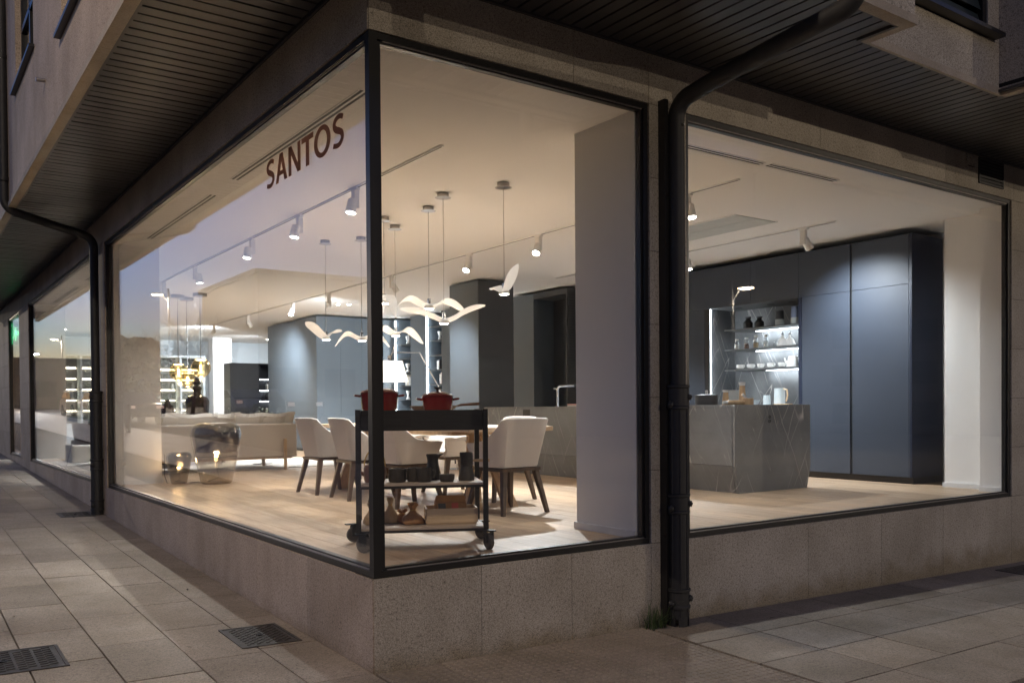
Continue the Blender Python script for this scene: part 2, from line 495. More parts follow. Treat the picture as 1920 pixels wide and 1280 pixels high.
# ================================================================== ground, road, pavement
def gz(x, y):
    return -0.516 - 0.0226 * max(-14, min(14, x)) + 0.023 * max(-14, min(70, y))
xs = [-700, -14, -5.6, -5.5, -4.9, 14, 700]
ys = [-700, -14, 70, 900]
def sheet(name, xs, ys, dz, m):
    P = [[(x, y, gz(x, y) + dz) for y in ys] for x in xs]
    o = MB().grid(P, flip=True, smooth=False).build(name, m); return struct(o)
sheet('ground', [-700, -14, 14, 700], ys, -0.16, M_GROUND)
sheet('road', [-13.2, -5.2], ys, -0.13, M_ASPH)
pav = sheet('pavement', [-5.0, -2.5, 2, 14], [-14, 0, 30, 70], -0.035, M_VOID)
kerb = MB()
P = [[(x, y, gz(x, y) + dz) for y in (-14, 70)] for x, dz in ((-5.2, -0.14), (-5.2, 0.0), (-5.0, 0.0), (-5.0, -0.05))]
struct(kerb.grid(P, smooth=False, flip=True).build('kerb', G_PAVE))
TILT = Vector((0, 0, 1)).rotation_difference(Vector((0.0226, -0.023, 1)).normalized()).to_euler()

def cbox(x0, x1, y0, y1, z0, z1, b=0.003):
    """box with its top edges chamfered"""
    v = [(x0,y0,z0),(x1,y0,z0),(x1,y1,z0),(x0,y1,z0), (x0,y0,z1-b),(x1,y0,z1-b),(x1,y1,z1-b),(x0,y1,z1-b),
         (x0+b,y0+b,z1),(x1-b,y0+b,z1),(x1-b,y1-b,z1),(x0+b,y1-b,z1)]
    f = [(3,2,1,0),(8,9,10,11)]
    for i in range(4):
        j = (i + 1) % 4
        f += [(i, j, 4 + j, 4 + i), (4 + i, 4 + j, 8 + j, 8 + i)]
    return MB().add(v, f)
def slab_mesh(w, l, g=0.009):
    return cbox(-w/2 + g/2, w/2 - g/2, -l/2 + g/2, l/2 - g/2, -0.034, 0, 0.0016).mesh('slab', G_PAVE)
def put_slab(me, x, y, name='slab'):
    o = piece(name, me, pav, (x, y, gz(x, y) + random.uniform(-0.0016, 0.0016)))
    o.rotation_euler = (TILT.x + random.uniform(-.0012, .0012), TILT.y + random.uniform(-.0012, .0012), 0)
    return o
rows = [0.0, -0.365, -0.765, -1.165, -1.555, -1.95, -2.35]
offs = [0.02, -0.05, 0.52, 0.28, 0.40, 0.1]
meshes = {}
for i in range(len(rows) - 1):
    w = rows[i] - rows[i + 1]; xc = (rows[i] + rows[i + 1]) / 2
    me = slab_mesh(w, 0.765)
    k = -2
    while True:
        y = offs[i] + 0.765 * (k + 0.5); k += 1
        if y > 22 or y > 24 + xc * 12: break
        put_slab(me, xc, y)
# larger plain slabs along the other front
me = slab_mesh(0.6, 0.49)
for j in range(4):
    for i in range(11):
        put_slab(me, 2.03 + 0.6 * (i + 0.5) - (0.03 if j % 2 else 0) * 0, -0.49 * (j + 0.5))
# tactile slabs with flat studs near the corner
tm = cbox(-0.2 + 0.002, 0.2 - 0.002, -0.2 + 0.002, 0.2 - 0.002, -0.034, -0.004, 0.002)
for a in range(8):
    for b in range(8):
        cx_, cy_ = -0.175 + 0.05 * a, -0.175 + 0.05 * b
        ring = lambda r, z: [(cx_ + r * math.cos(math.pi / 3 * q), cy_ + r * math.sin(math.pi / 3 * q), z) for q in range(6)]
        tm.add(ring(0.021, -0.0045) + ring(0.015, 0.001), [(q, (q + 1) % 6, 6 + (q + 1) % 6, 6 + q) for q in range(6)] + [tuple(range(6, 12))])
tme = tm.mesh('tactile_slab', G_TACT)
for i in range(5):
    for j in range(5):
        put_slab(tme, 0.215 + 0.4 * i, -0.2 - 0.4 * j, 'tactile_slab')
# rest of the footway out of the picture: one plain sheet under the viewer
sheet('footway', [-5.0, -2.36], [-14, 0, 30, 70], -0.004, G_PAVE)
sheet('footway', [-2.35, 14], [-14, -2.05], -0.004, G_PAVE)

def cover(label, x0, x1, y0, y1, cells=(5, 9), dark=False):
    cx_, cy_ = (x0 + x1) / 2, (y0 + y1) / 2
    t = thing('manhole_cover', label, 'manhole cover', (cx_, cy_, gz(cx_, cy_)), 0, 'iron covers set into the paving')
    t.rotation_euler = (TILT.x, TILT.y, 0)
    w, l = (x1 - x0) / 2, (y1 - y0) / 2
    fr = MB()
    for a in ((-w, w, -l, -l + .018), (-w, w, l - .018, l), (-w, -w + .018, -l + .018, l - .018), (w - .018, w, -l + .018, l - .018)):
        fr.box(a[0], a[1], a[2], a[3], -0.03, 0.006)
    fr.build('cover_frame', M_COVER, t)
    pl = MB().box(-w + .021, w - .021, -l + .021, l - .021, -0.03, 0.0035)
    pl.build('cover_plate', M_COVER, t)
    lz = MB(); nx, ny = cells
    for i in range(nx):
        for j in range(ny):
            for q in range(2):
                u = -w + .04 + (2 * w - .08) * (i + .28 + .44 * q) / nx; v = -l + .04 + (2 * l - .08) * (j + .5 + (.25 if q else -.25)) / ny
                a, b = (2 * w - .08) / nx * .2, (2 * l - .08) / ny * .2
                lz.add([(u - a, v - b, .0036), (u + a, v - b * .2, .0036), (u + a, v + b, .0036), (u - a, v + b * .2, .0036),
                        (u - a, v - b, .0085), (u + a, v - b * .2, .0085), (u + a, v + b, .0085), (u - a, v + b * .2, .0085)],
                       [(4,5,6,7),(0,1,5,4),(1,2,6,5),(2,3,7,6),(3,0,4,7)])
    stuff(lz.build('raised_lozenges', M_COVER, t))
    MB().lathe([(0.022, 0.0036), (0.022, 0.012), (0.012, 0.012), (0.010, 0.006)], 10).build('lifting_eye', M_IRON, t)
cover('large iron cover with raised lozenges at the near end of the pavement', -1.96, -1.36, 0.97, 1.45)
cover('iron cover half in the shade against the low wall near the corner', -0.455, -0.085, 0.82, 1.30)
cover('small iron grate at the foot of the far drainpipe', -0.50, -0.115, 7.36, 7.80, (4, 5))
cover('dark iron cover below the second window on the wide front', 6.55, 7.15, -0.42, -0.13)

# ================================================================== the building shell
bld = thing('shop_building', 'granite corner building with glazed showroom and dark slatted soffit', 'building', (0, 0, 0))
ZT, ZS = 3.0, 3.34
G = 0.0018
def stone(name, m, x0, x1, y0, y1, z0, z1):
    return MB().box(x0 + (G if x1 - x0 > .3 else 0), x1 - (G if x1 - x0 > .3 else 0), y0 + (G if y1 - y0 > .3 else 0), y1 - (G if y1 - y0 > .3 else 0), z0 + G, z1 - G).build(name, m, bld)
# left front (x = 0), plinth and lintel stones
jl = [0.006, 0.94, 1.87, 2.80, 3.71, 4.44, 5.35, 6.30, 7.28, 8.05, 9.0, 9.95, 10.9, 11.85, 12.8, 13.7, 14.6, 15.3, 16.1, 17.1, 18.1, 19.2, 20.3, 21.5, 23.0]
for a, b in zip(jl, jl[1:]):
    stone('plinth_stone', G_WARMLIT, 0, 0.24, a, b, -0.9, 0)
for a, b in zip(jl[::2], jl[2::2]):
    stone('lintel_stone', G_STONE, 0, 0.24, a, b, ZT, ZS)
for ya, yb in ((7.28, 8.05), (14.6, 16.1), (18.1, 23.0)):
    n = 6
    for k in range(n):
        stone('pier_stone', G_WARMLIT, 0, 0.24, ya, yb, ZT * k / n, ZT * (k + 1) / n)
# right front (y = 0)
jr = [0.006, 0.71, 1.40, 2.10, 2.46, 3.83, 4.85, 5.85, 7.15, 8.2, 9.4, 11]
for a, b in zip(jr, jr[1:]):
    stone('plinth_stone', G_STONE, a, b, 0, 0.24, -0.95, 0)
jt = [0.006, 1.44, 2.10, 2.46, 4.0, 5.9, 7.2, 9.0, 11.0]
for a, b in zip(jt, jt[1:]):
    stone('lintel_stone', G_STONE, a, b, 0, 0.24, ZT, ZS)
for xa, xb in ((2.10, 2.46), (7.15, 8.3), (8.3, 11.0)):
    zz = [0, .5, 1.0, 1.5, 2.0, 2.5, 3.0]
    for a, b in zip(zz, zz[1:]):
        stone('pier_stone', G_STONE, xa, xb, 0, 0.24, a, b)
# dark core behind the joints
core = MB()
core.box(.008, .2, .008, 23, -.95, -.01); core.box(.21, 11, .008, .2, -.95, -.012)
core.box(.008, .2, .008, 23, ZT + .01, ZS + .05); core.box(.21, 11, .008, .2, ZT + .012, ZS + .05)
for a, b in ((7.3, 8.03), (14.62, 16.08), (18.12, 23)): core.box(.01, .2, a, b, .01, ZT)
for a, b in ((2.12, 2.44), (7.17, 11)): core.box(a, b, .01, .2, .012, ZT)
core.build('wall_core', M_VOID, bld)

def window(axis, a, b, z0=0.0, z1=ZT, left=True, right=True):
    """frame bars, alu beads and pane of one shop window; axis 'y' = left front, 'x' = right front"""
    def bx(mb, u0, u1, d0, d1, q0, q1):
        if axis == 'y': mb.box(d0, d1, u0, u1, q0, q1)
        else: mb.box(u0, u1, d0, d1, q0, q1)
    fr = MB()
    bx(fr, a, b, .014, .075, z0, z0 + .036); bx(fr, a, b, .034, .075, z0 + .037, z0 + .052)
    bx(fr, a, b, .014, .075, z1 - .036, z1); bx(fr, a, b, .034, .075, z1 - .052, z1 - .037)
    if left: bx(fr, a, a + .036, .014, .075, z0 + .037, z1 - .037); bx(fr, a + .037, a + .052, .034, .075, z0 + .053, z1 - .053)
    if right: bx(fr, b - .036, b, .014, .075, z0 + .037, z1 - .037); bx(fr, b - .052, b - .037, .034, .075, z0 + .053, z1 - .053)
    f = fr.build('shop_window', M_FRAME, bld)
    for q0, q1 in ((z0 + .037, z0 + .041), (z1 - .041, z1 - .037)):
        bd = MB(); bx(bd, a + .04, b - .04, .024, .033, q0, q1); bd.build('bead', M_BEAD, f)
    g = MB(); bx(g, a + (.03 if left else 0), b - (.03 if right else 0), .046, .058, z0 + .02, z1 - .02)
    g.build('glass_pane', M_GLASS, f)
    return f
window('y', .062, 7.28, left=False); window('y', 8.05, 14.6); window('y', 16.1, 18.1)
window('x', .062, 2.10, left=False); window('x', 2.46, 7.15)
cp = MB().box(.011, .061, .011, .061, 0, ZT); cp.box(.062, .09, .03, .07, .05, ZT - .05); cp.box(.03, .07, .062, .09, .05, ZT - .05)
cp.build('corner_post', M_FRAME, bld)

# soffit boards
def soffit_mesh(l): return MB().box(-l / 2, l / 2, -.0505, .0505, 0, .018).mesh('soffit_slat', M_SLAT)
sl = soffit_mesh(0.86)
y = 0.0
k = 0
while y < 19.4:
    y = 0.06 + 0.121 * k; k += 1
    piece('soffit_slat', sl, bld, (-0.46, y, ZS + .012 + random.uniform(-.0015, .0015)), random.uniform(-.002, .002))
sm_o, sm_i = soffit_mesh(1.17), soffit_mesh(0.90)
k = 0
while True:
    x = -0.86 + 0.1005 * 1.05 * k; k += 1
    if x > 9.6: break
    inner = 3.13 < x < 4.92
    o = piece('soffit_slat', sm_i if inner else sm_o, bld, (x, -0.465 if inner else -0.60, ZS + .012), R(90))
    o.scale = (1, .86, 1)
bk = MB().box(-.95, 0.2, 0.0, 22, ZS + .06, ZS + .09); bk.box(-.95, 3.12, -1.22, -.002, ZS + .06, ZS + .09); bk.box(3.121, 4.95, -.93, -.002, ZS + .06, ZS + .09); bk.box(4.951, 10, -1.22, -.002, ZS + .06, ZS + .09)
bk.build('soffit_backing', M_VOID, bld)
tr = MB().box(-.912, -.893, -1.2, 22, ZS - .004, ZS + .05); tr.box(-.022, -.004, .003, 22, ZS - .003, ZS + .05)
tr.box(-.89, 3.10, -1.205, -1.19, ZS - .003, ZS + .05); tr.box(3.10, 3.122, -1.205, -.92, ZS - .004, ZS + .05)
tr.box(3.124, 4.94, -.935, -.918, ZS - .003, ZS + .05); tr.box(4.942, 9.8, -1.205, -1.19, ZS - .003, ZS + .05)
tr.box(.0, 9.8, -.022, -.004, ZS - .002, ZS + .05)
tr.build('soffit_edge_trim', M_SLAT, bld)
# upper storeys, left front: stones round two windows
TOP = 7.4
def upstone(x0, x1, y0, y1, z0, z1, m=G_WARMLIT): return MB().box(x0, x1, y0 + G, y1 - G, z0, z1).build('facade_stone', m, bld)
for a, b in ((-1.25, .5), (.5, 1.95), (3.5, 5.17), (6.62, 7.6), (7.6, 9.2), (9.2, 11.0), (11, 13), (13, 15.5), (15.5, 18), (18, 22)):
    upstone(-.985, -.915, a, b, ZS + .05, TOP)
upstone(-.985, -.915, 1.95, 3.5, ZS + .05, 3.94); upstone(-.985, -.915, 5.17, 6.62, ZS + .05, 4.40)
for a, b in ((-1.25, 1.95), (1.95, 4.35), (4.35, 6.62), (6.62, 8.7), (8.7, 11.0), (11, 15), (15, 22)):
    MB().box(-.997, -.914, a + G, b - G, ZS - .008, ZS + .047).build('drip_course', M_EDGE, bld)
def upwin(a, b, z0):
    f = MB()
    for yy in (a, (a + b) / 2 - .03, b - .06): f.box(-.93, -.87, yy, yy + .06, z0, TOP)
    f.box(-.93, -.87, a + .061, b - .061, z0, z0 + .06); f.box(-.93, -.87, a + .061, b - .061, z0 + .62, z0 + .68)
    w = f.build('upper_window', M_FRAME, bld)
    MB().box(-.90, -.89, a + .05, b - .05, z0 + .05, TOP - .05).build('glass_pane', M_DARKGLASS, w)
    MB().box(-1.035, -.86, a - .08, b + .08, z0 - .03, z0 - .002).build('window_sill', M_FRAME, w)
upwin(5.18, 6.61, 4.43); upwin(1.96, 3.49, 3.97)
inn = MB().box(-.6, -.55, -1.0, 22, ZS + .1, TOP); inn.box(-.55, 10, -.8, -.75, ZS + .1, TOP)
inn.box(-.98, 10, -1.2, 22, TOP + .01, TOP + .1); inn.build('upper_core', M_VOID, bld)
for yy, zz in ((4.43, 3.87), (7.90, 3.85)):
    MB().tube([(-.92, yy, zz + .01), (-1.06, yy, zz)], .018, 10).build('overflow_spout', M_STEEL, bld)
# upper storeys, right front, with the set-back bay
def fs(x0, x1, y0, y1, z0=ZS + .05, z1=TOP): return MB().box(x0, x1, y0, y1, z0, z1).build('facade_stone', G_STONE, bld)
fs(-.98, 1.1, -1.28, -1.21); fs(1.103, 3.18, -1.28, -1.21); fs(3.11, 3.18, -1.209, -.95)
fs(3.11, 4.95, -.94, -.88, ZS + .05, 3.74); fs(3.11, 3.6, -.94, -.88, 3.742, TOP); fs(4.78, 4.95, -.94, -.88, 3.742, TOP)
fs(4.953, 5.02, -1.28, -.88); fs(5.022, 7.4, -1.28, -1.21); fs(7.403, 10, -1.28, -1.21)
de = MB().box(-.99, 3.19, -1.292, -1.207, ZS - .008, ZS + .047); de.box(3.124, 3.19, -1.2065, -.96, ZS - .0075, ZS + .047)
de.box(3.124, 4.952, -.9585, -.936, ZS - .008, ZS + .047); de.box(4.943, 5.01, -1.206, -.9587, ZS - .0075, ZS + .047); de.box(4.942, 10, -1.292, -1.2065, ZS - .008, ZS + .047)
de.build('drip_course', M_EDGE, bld)
lw = MB().box(3.6, 3.66, -.93, -.87, 3.76, TOP); lw.box(4.72, 4.78, -.93, -.87, 3.76, TOP); lw.box(3.66, 4.72, -.93, -.87, 3.76, 3.82)
w = lw.build('shuttered_window', M_FRAME, bld)
for k in range(14):
    MB().hexa([(3.665, -.92, 3.83 + .12 * k), (4.715, -.92, 3.83 + .12 * k), (4.715, -.90, 3.85 + .12 * k), (3.665, -.90, 3.85 + .12 * k)],
              [(3.665, -.895, 3.925 + .12 * k), (4.715, -.895, 3.925 + .12 * k), (4.715, -.885, 3.935 + .12 * k), (3.665, -.885, 3.935 + .12 * k)]).build('shutter_slat', simple('dark_green_shutter', (0.02, 0.03, 0.027), .5) if k == 0 else bpy.data.materials['dark_green_shutter'], w)
MB().box(3.55, 4.87, -1.03, -.86, 3.745, 3.775).build('window_sill', M_FRAME, w)
# vent grilles in the lintel
def vent(x0, x1, z0, z1, n, m):
    f = MB().box(x0, x1, -.012, .05, z0, z0 + .02); f.box(x0, x1, -.012, .05, z1 - .02, z1); f.box(x0, x0 + .02, -.012, .05, z0 + .021, z1 - .021); f.box(x1 - .02, x1, -.012, .05, z0 + .021, z1 - .021)
    o = f.build('vent_grille', m, bld)
    MB().box(x0 + .02, x1 - .02, -.002, .05, z0 + .02, z1 - .02).build('vent_back', M_VOID, o)
    for k in range(n):
        z = z0 + .03 + (z1 - z0 - .06) * k / n
        MB().hexa([(x0 + .021, -.010, z), (x1 - .021, -.010, z), (x1 - .021, -.003, z + .004), (x0 + .021, -.003, z + .004)],
                  [(x0 + .021, -.009, z + .02), (x1 - .021, -.009, z + .02), (x1 - .021, -.003, z + .024), (x0 + .021, -.003, z + .024)]).build('vent_slat', m, o)
vent(6.49, 6.97, 3.08, 3.33, 6, M_IRON); vent(6.26, 6.42, 3.19, 3.325, 6, G_STONE)

# ================================================================== drainpipes
def fluted(mb, c, r, z0, z1, ribs=8):
    mb.lathe([(r, z0), (r, z1)], 20, c)
    for k in range(ribs):
        a = 2 * math.pi * k / ribs + .2
        mb.tube([(c[0] + r * math.cos(a), c[1] + r * math.sin(a), z0), (c[0] + r * math.cos(a), c[1] + r * math.sin(a), z1)], .006, 5)
def collar(c, r, z, h=.10):
    m = MB().lathe([(r - .004, z - h / 2 - .02), (r + .006, z - h / 2 - .016), (r + .006, z - h / 2), (r, z - h / 2 + .006), (r, z + h / 2 - .006), (r + .008, z + h / 2), (r + .008, z + h / 2 + .016), (r - .004, z + h / 2 + .02)], 20, c)
    return m
def rosette(c, r=.022):
    m = MB().lathe([(0, r * .8), (r * .5, r * .7), (r, 0), (r * 1.15, -r * .3), (0, -r * .3)][::-1], 10)
    for k in range(6):
        m.lathe([(0, .5 * r), (.3 * r, .3 * r), (.32 * r, 0)][::-1], 6, (r * .75 * math.cos(k * math.pi / 3), r * .75 * math.sin(k * math.pi / 3), 0))
    m.xform(Matrix.Translation(c) @ Matrix.Rotation(R(90), 4, 'X'))
    return m
dp = thing('drainpipe', 'black cast iron drainpipe on the stone pier between the two wide windows', 'drainpipe', (2.275, -.085, -.57))
m = MB(); fluted(m, (0, 0, 0), .070, 0.05, 1.5); m.build('lower_pipe', M_IRON, dp)
m = MB()
for k in range(5):
    a0, a1 = 2 * math.pi * k / 5 + .15, 2 * math.pi * (k + 1) / 5 - .15
    vs = []
    for a in (a0, (a0 + a1) / 2, a1):
        for r in (.074, .058): vs += [(r * math.cos(a), r * math.sin(a), 0.0), (r * math.cos(a), r * math.sin(a), .07)]
    m.add(vs, [(0, 4, 5, 1), (4, 8, 9, 5), (2, 3, 7, 6), (6, 7, 11, 10), (0, 1, 3, 2), (8, 10, 11, 9), (0, 2, 6, 4), (4, 6, 10, 8), (1, 5, 7, 3), (5, 9, 11, 7)])
m.build('pipe_foot', M_IRON, dp)
for z, nm in ((.19, 'lower_collar'), (.84, 'middle_collar'), (1.57, 'top_collar')):
    c = collar((0, 0, 0), .076, z, .13 if z > 1.5 else .10).build('collar', M_IRON, dp)
    rosette((.045, -.068, z)).build('rosette', M_IRON, c); rosette((-.085, -.02, z - (.05 if z > 1 else .03))).build('rosette', M_IRON, c)
up = MB(); n = 6
pts = [(0, 0, 1.6), (0, 0, 3.46)]
for k in range(1, 8):
    a = R(85) * k / 7
    pts.append((0, -.14 * (1 - math.cos(a)), 3.46 + .14 * math.sin(a)))
pts += [(-.01, -.34, 3.625), (-.02, -.76, 3.665), (-.03, -1.30, 3.715)]
for k in range(1, 7):
    a = R(85) * k / 6
    pts.append((-.03, -1.30 - .11 * math.sin(a), 3.715 + .11 * (1 - math.cos(a)) + .01 * k / 6))
pts.append((-.03, -1.41, 5.9))
up.tube(pts, .057, 18); up.build('upper_pipe', M_IRON, dp)
MB().box(-.088, -.055, .02, .083, .03, 3.60).build('conduit', M_FRAME, dp)
MB().tube([(.01, -.058, 3.42), (.01, -.070, 3.42)], .008, 8).build('screw', M_STEEL, dp)

dl = thing('drainpipe', 'black drainpipe running up the far pier beside the left shop window', 'drainpipe', (-.075, 7.5, gz(0, 7.5)))
m = MB(); fluted(m, (0, 0, 0), .068, 0.0, 1.42); m.build('lower_pipe', M_IRON, dl)
for z in (.12, .62, 1.46):
    c = collar((0, 0, 0), .073, z, .10).build('collar', M_IRON, dl); rosette((-.06, -.06, z)).build('rosette', M_IRON, c)
pts = [(0, 0, 1.5), (0, 0, 3.30)]
for k in range(1, 7):
    a = R(78) * k / 6; pts.append((-.15 * (1 - math.cos(a)), 0, 3.30 + .15 * math.sin(a)))
pts += [(-.5, 0, 3.54), (-.84, 0, 3.63)]
for k in range(1, 7):
    a = R(80) * k / 6; pts.append((-.84 - .12 * math.sin(a), 0, 3.635 + .12 * (1 - math.cos(a)) + .03 * k / 6))
pts.append((-.965, -.05, 7.6))
MB().tube(pts, .050, 14).build('upper_pipe', M_IRON, dl)
for z in (3.98, 5.4):
    MB().lathe([(.052, z), (.06, z), (.06, z + .04), (.052, z + .04)], 14, (-.963, -.02, 0)).build('pipe_clip', M_IRON, dl)

# weed at the pipe foot
wd = MB()
for k in range(90):
    bx_, by_ = random.gauss(0, .05), random.gauss(-.01, .025)
    h = random.uniform(.08, .27) * (1.2 if random.random() < .2 else .8); a = random.uniform(0, 6.28); ln = random.uniform(.03, .17)
    dx, dy = math.cos(a), math.sin(a) * .6 - .25
    wdt = .0035
    P = []
    for q in range(5):
        s_ = q / 4
        c = Vector((bx_ + dx * ln * s_ ** 1.7, by_ + dy * ln * s_ ** 1.7, h * (s_ - .35 * s_ ** 3)))
        sd = Vector((-dy, dx, 0)).normalized() * wdt * (1 - s_ * .92)
        P.append([tuple(c - sd), tuple(c + Vector((0, 0, .002)) * (1 - s_)), tuple(c + sd)])
    wd.grid(P)
wt = thing('weed', 'tuft of green grass growing at the foot of the drainpipe', 'weed', (2.08, -.06, gz(2.08, 0)))
stuff(wd.build('grass_blades', M_GRASS, wt))

# small dead leaves on the paving
for k, (x, y) in enumerate(((-1.25, 1.72), (-.72, 1.0), (-.30, 2.6), (-1.5, 2.3), (3.0, -.3), (4.1, -.7), (1.2, -.25), (.9, -.5), (5.2, -.6), (2.5, -.65))):
    lf = MB().grid([[(-.02, 0, .003), (-.01, .008, .008), (.02, 0, .012)], [(-.02, -.001, .002), (-.01, -.009, .006), (.02, -.001, .012)]])
    o = lf.build('dead_leaf', M_PAPER if k % 3 == 0 else M_BARK, None, (x, y, gz(x, y)), random.uniform(0, 6))
    tag(o, 'small curled dead leaf lying on the paving', 'leaf', 'dead leaves scattered on the paving')
# ================================================================== showroom: floor, ceiling, walls
FZ, CZ = 0.03, 2.97
fl = struct(MB().box(.076, 9.5, .076, 24, -.3, FZ - .006).build('floor', simple('dark_joint', (0.14, 0.09, 0.05), .8)))
pm = {}
xw = 0.2
for i in range(37):
    x = .08 + xw * i
    y = .08 - random.uniform(0, 1.6)
    while y < 14.4:
        ln = random.choice((2.0, 2.3, 2.5))
        y0, y1 = max(y, .08), min(y + ln, 14.6)
        y += ln
        if y1 - y0 < .08 or (x > 5.3 and y0 > 13.4): continue
        key = round(y1 - y0, 3)
        if key not in pm:
            pm[key] = cbox(0.0006, xw - .0006, .0008, key - .0008, -.006, 0, .0009).mesh('plank', M_PLANK)
        piece('plank', pm[key], fl, (x, y0, FZ))
MB().box(.08, 9.4, 14.605, 23.9, -.002, FZ).build('far_boards', M_PLANK, fl)['kind'] = 'stuff'
ce = struct(MB().box(.076, 9.5, .076, 24, CZ, CZ + .25).build('ceiling', M_CEIL))
def wall(x0, x1, y0, y1, m=M_WHITE, z1=CZ):
    return struct(MB().box(x0, x1, y0, y1, FZ - .05, z1 - .0005).build('wall', m))
def skirt(w, x0, x1, y0, y1):
    MB().box(x0, x1, y0, y1, FZ, FZ + .05).build('skirting', M_SKIRT, w)
w = wall(2.045, 2.5, .085, .73); skirt(w, 2.027, 2.044, .085, .745); skirt(w, 2.0445, 2.5, .731, .745)
w = wall(.085, .62, 7.19, 7.6); skirt(w, .085, .635, 7.175, 7.189); skirt(w, .621, .635, 7.1895, 7.6)
w = wall(.085, .60, 14.4, 14.75); skirt(w, .085, .61, 14.388, 14.399)
w = wall(7.144, 7.6, .085, .315); skirt(w, 7.127, 7.1435, .085, .315)
w = wall(7.36, 8.3, .316, .81); skirt(w, 7.342, 7.359, .316, .825)
wall(8.06, 8.3, .811, 22.2); wall(.085, 8.059, 22.0, 22.2, M_WALLBLUE); wall(7.601, 9, .085, .315)
w = wall(5.2, 5.72, 20.5, 20.9)
wall(.085, .3, 20.0, 21.99); wall(9.2, 9.4, .1, 1)

def air_slot(label, axis, a, b, c, half=.042):
    """linear ceiling air outlet: two dark slots between pale flanges"""
    t = thing('air_outlet', label, 'air vent', ((a + b) / 2 if axis == 'x' else c, (a + b) / 2 if axis == 'y' else c, CZ), 0, 'slot air outlets in the showroom ceiling')
    h = (b - a) / 2
    def bx(d0, d1, z0, z1):
        return BOX(-h, h, d0, d1, z0, z1) if axis == 'x' else BOX(d0, d1, -h, h, z0, z1)
    m = MB()
    for d0, d1 in ((-half, -half + .010), (-.007, .007), (half - .010, half)):
        q = bx(d0, d1, -.006, -.0005); m.add(q.v, q.f)
    m.build('flange', M_LAMPW, t)
    for d0, d1 in ((-half + .0105, -.0075), (.0075, half - .0105)):
        bx(d0, d1, -.003, -.0006).build('slot', M_TRACKD, t)
air_slot('slot air outlet right above the brown window lettering', 'y', .79, 3.40, .36)
air_slot('slot air outlet further along the left window past the lettering', 'y', 4.07, 6.59, .37)
air_slot('slot air outlet in the ceiling behind the second left window', 'y', 11.5, 14.0, .36)
air_slot('slot air outlet at the near end of the second left window', 'y', 8.8, 10.6, .36)
air_slot('slot air outlet behind the right window running along the glass', 'x', 2.6, 3.86, .47)
air_slot('slot air outlet nearer the far end of the right window', 'x', 3.94, 4.87, .46)

def rail(label, x, y0, y1):
    t = thing('track_rail', label, 'lighting track', (x, (y0 + y1) / 2, CZ), 0, 'lighting tracks on the showroom ceiling')
    h = (y1 - y0) / 2
    MB().box(-.017, .017, -h, h, -.014, -.0005).build('rail', M_LAMPW, t)
    MB().box(-.007, .007, -h + .01, h - .01, -.0155, -.0142).build('groove', M_TRACKD, t)
rail('pale track just behind the left window carrying three white spotlights', 1.36, 1.5, 10.2)
rail('long pale track above the dining area towards the kitchen island', 4.08, .9, 17.2)
rail('pale track in front of the navy tall cabinets', 6.38, 1.5, 6.5)

def track_spot(label, x, y, target, watts, cone=75, c=(.94, .975, 1.0)):
    t = thing('track_spotlight', label, 'spotlight', (x, y, CZ), 0, 'white spotlights on ceiling tracks')
    MB().box(-.022, .022, -.06, .06, -.035, -.0145).build('adapter', M_LAMPW, t, bevel=.003)
    MB().box(-.025, .025, -.035, .035, -.20, -.036).build('arm', M_LAMPW, t, bevel=.004)
    d = (Vector(target) - Vector((x, y, CZ - .21))).normalized()
    h = Vector((d.x, d.y, 0)); h = h.normalized() if h.length > .05 else Vector((1, 0, 0))
    piv = Vector((0, 0, -.19)) + h * .06
    rot = d.to_track_quat('-Z', 'Y').to_matrix().to_4x4()
    m = MB().lathe([(.026, .07), (.043, .065), (.048, -.065), (.044, -.065), (.040, -.052)], 20)
    m.xform(Matrix.Translation(piv) @ rot); m.build('lamp_head', M_LAMPW, t)
    m = MB().lathe([(.001, -.054), (.040, -.054)][::-1], 16); m.xform(Matrix.Translation(piv) @ rot); m.build('lens', M_LENS, t)
    spot(t, piv + d * .085, Vector(target) - Vector((x, y, CZ)), watts, cone, c, 1.0, .035)
W0 = 102
NEU = (.95, .98, 1.0); COOL = (.88, .94, 1.0)
track_spot('white spotlight nearest the glass corner on the window track', 1.36, 3.06, (.75, 2.7, 0), W0 * .20, 125)
track_spot('second white spotlight from the corner on the window track', 1.36, 4.41, (.75, 4.2, 0), W0 * .20, 125)
track_spot('white spotlight on the window track above the smoked glass lamps', 1.36, 8.28, (1.6, 8.0, .4), W0 * .4, 85)
track_spot('white spotlight above the near end of the long island', 4.08, 1.53, (3.9, .75, 0), W0 * .36, 125, NEU)
track_spot('white spotlight turned left above the island tap', 4.08, 3.88, (2.7, 3.0, .5), W0 * 1.3, 85, NEU)
track_spot('white spotlight between two seagull pendants', 4.08, 5.39, (2.6, 4.6, .5), W0 * 1.3, 85, NEU)
track_spot('white spotlight in front of the slate cabinet block', 4.08, 9.94, (5.4, 13.3, 1.2), W0 * 1.1, 100, COOL)
track_spot('lit white spotlight beside the slate cabinet block', 4.08, 11.61, (3.1, 10.8, .3), W0 * 1.2, 85, NEU)
track_spot('second farthest white spotlight on the long track', 4.08, 14.2, (5.25, 14.9, 1.3), W0 * .8, 120, COOL)
track_spot('farthest white spotlight at the end of the long track', 4.08, 16.6, (4.2, 21.0, 1.6), W0 * .95, 110, COOL)
track_spot('white spotlight in front of the tall navy doors', 6.38, 1.92, (7.36, 1.75, 1.40), W0 * .48, 118, COOL)
track_spot('white spotlight half hidden by the stone pier', 6.38, 3.75, (6.3, 3.0, 0), W0 * 1.1, 110, COOL)
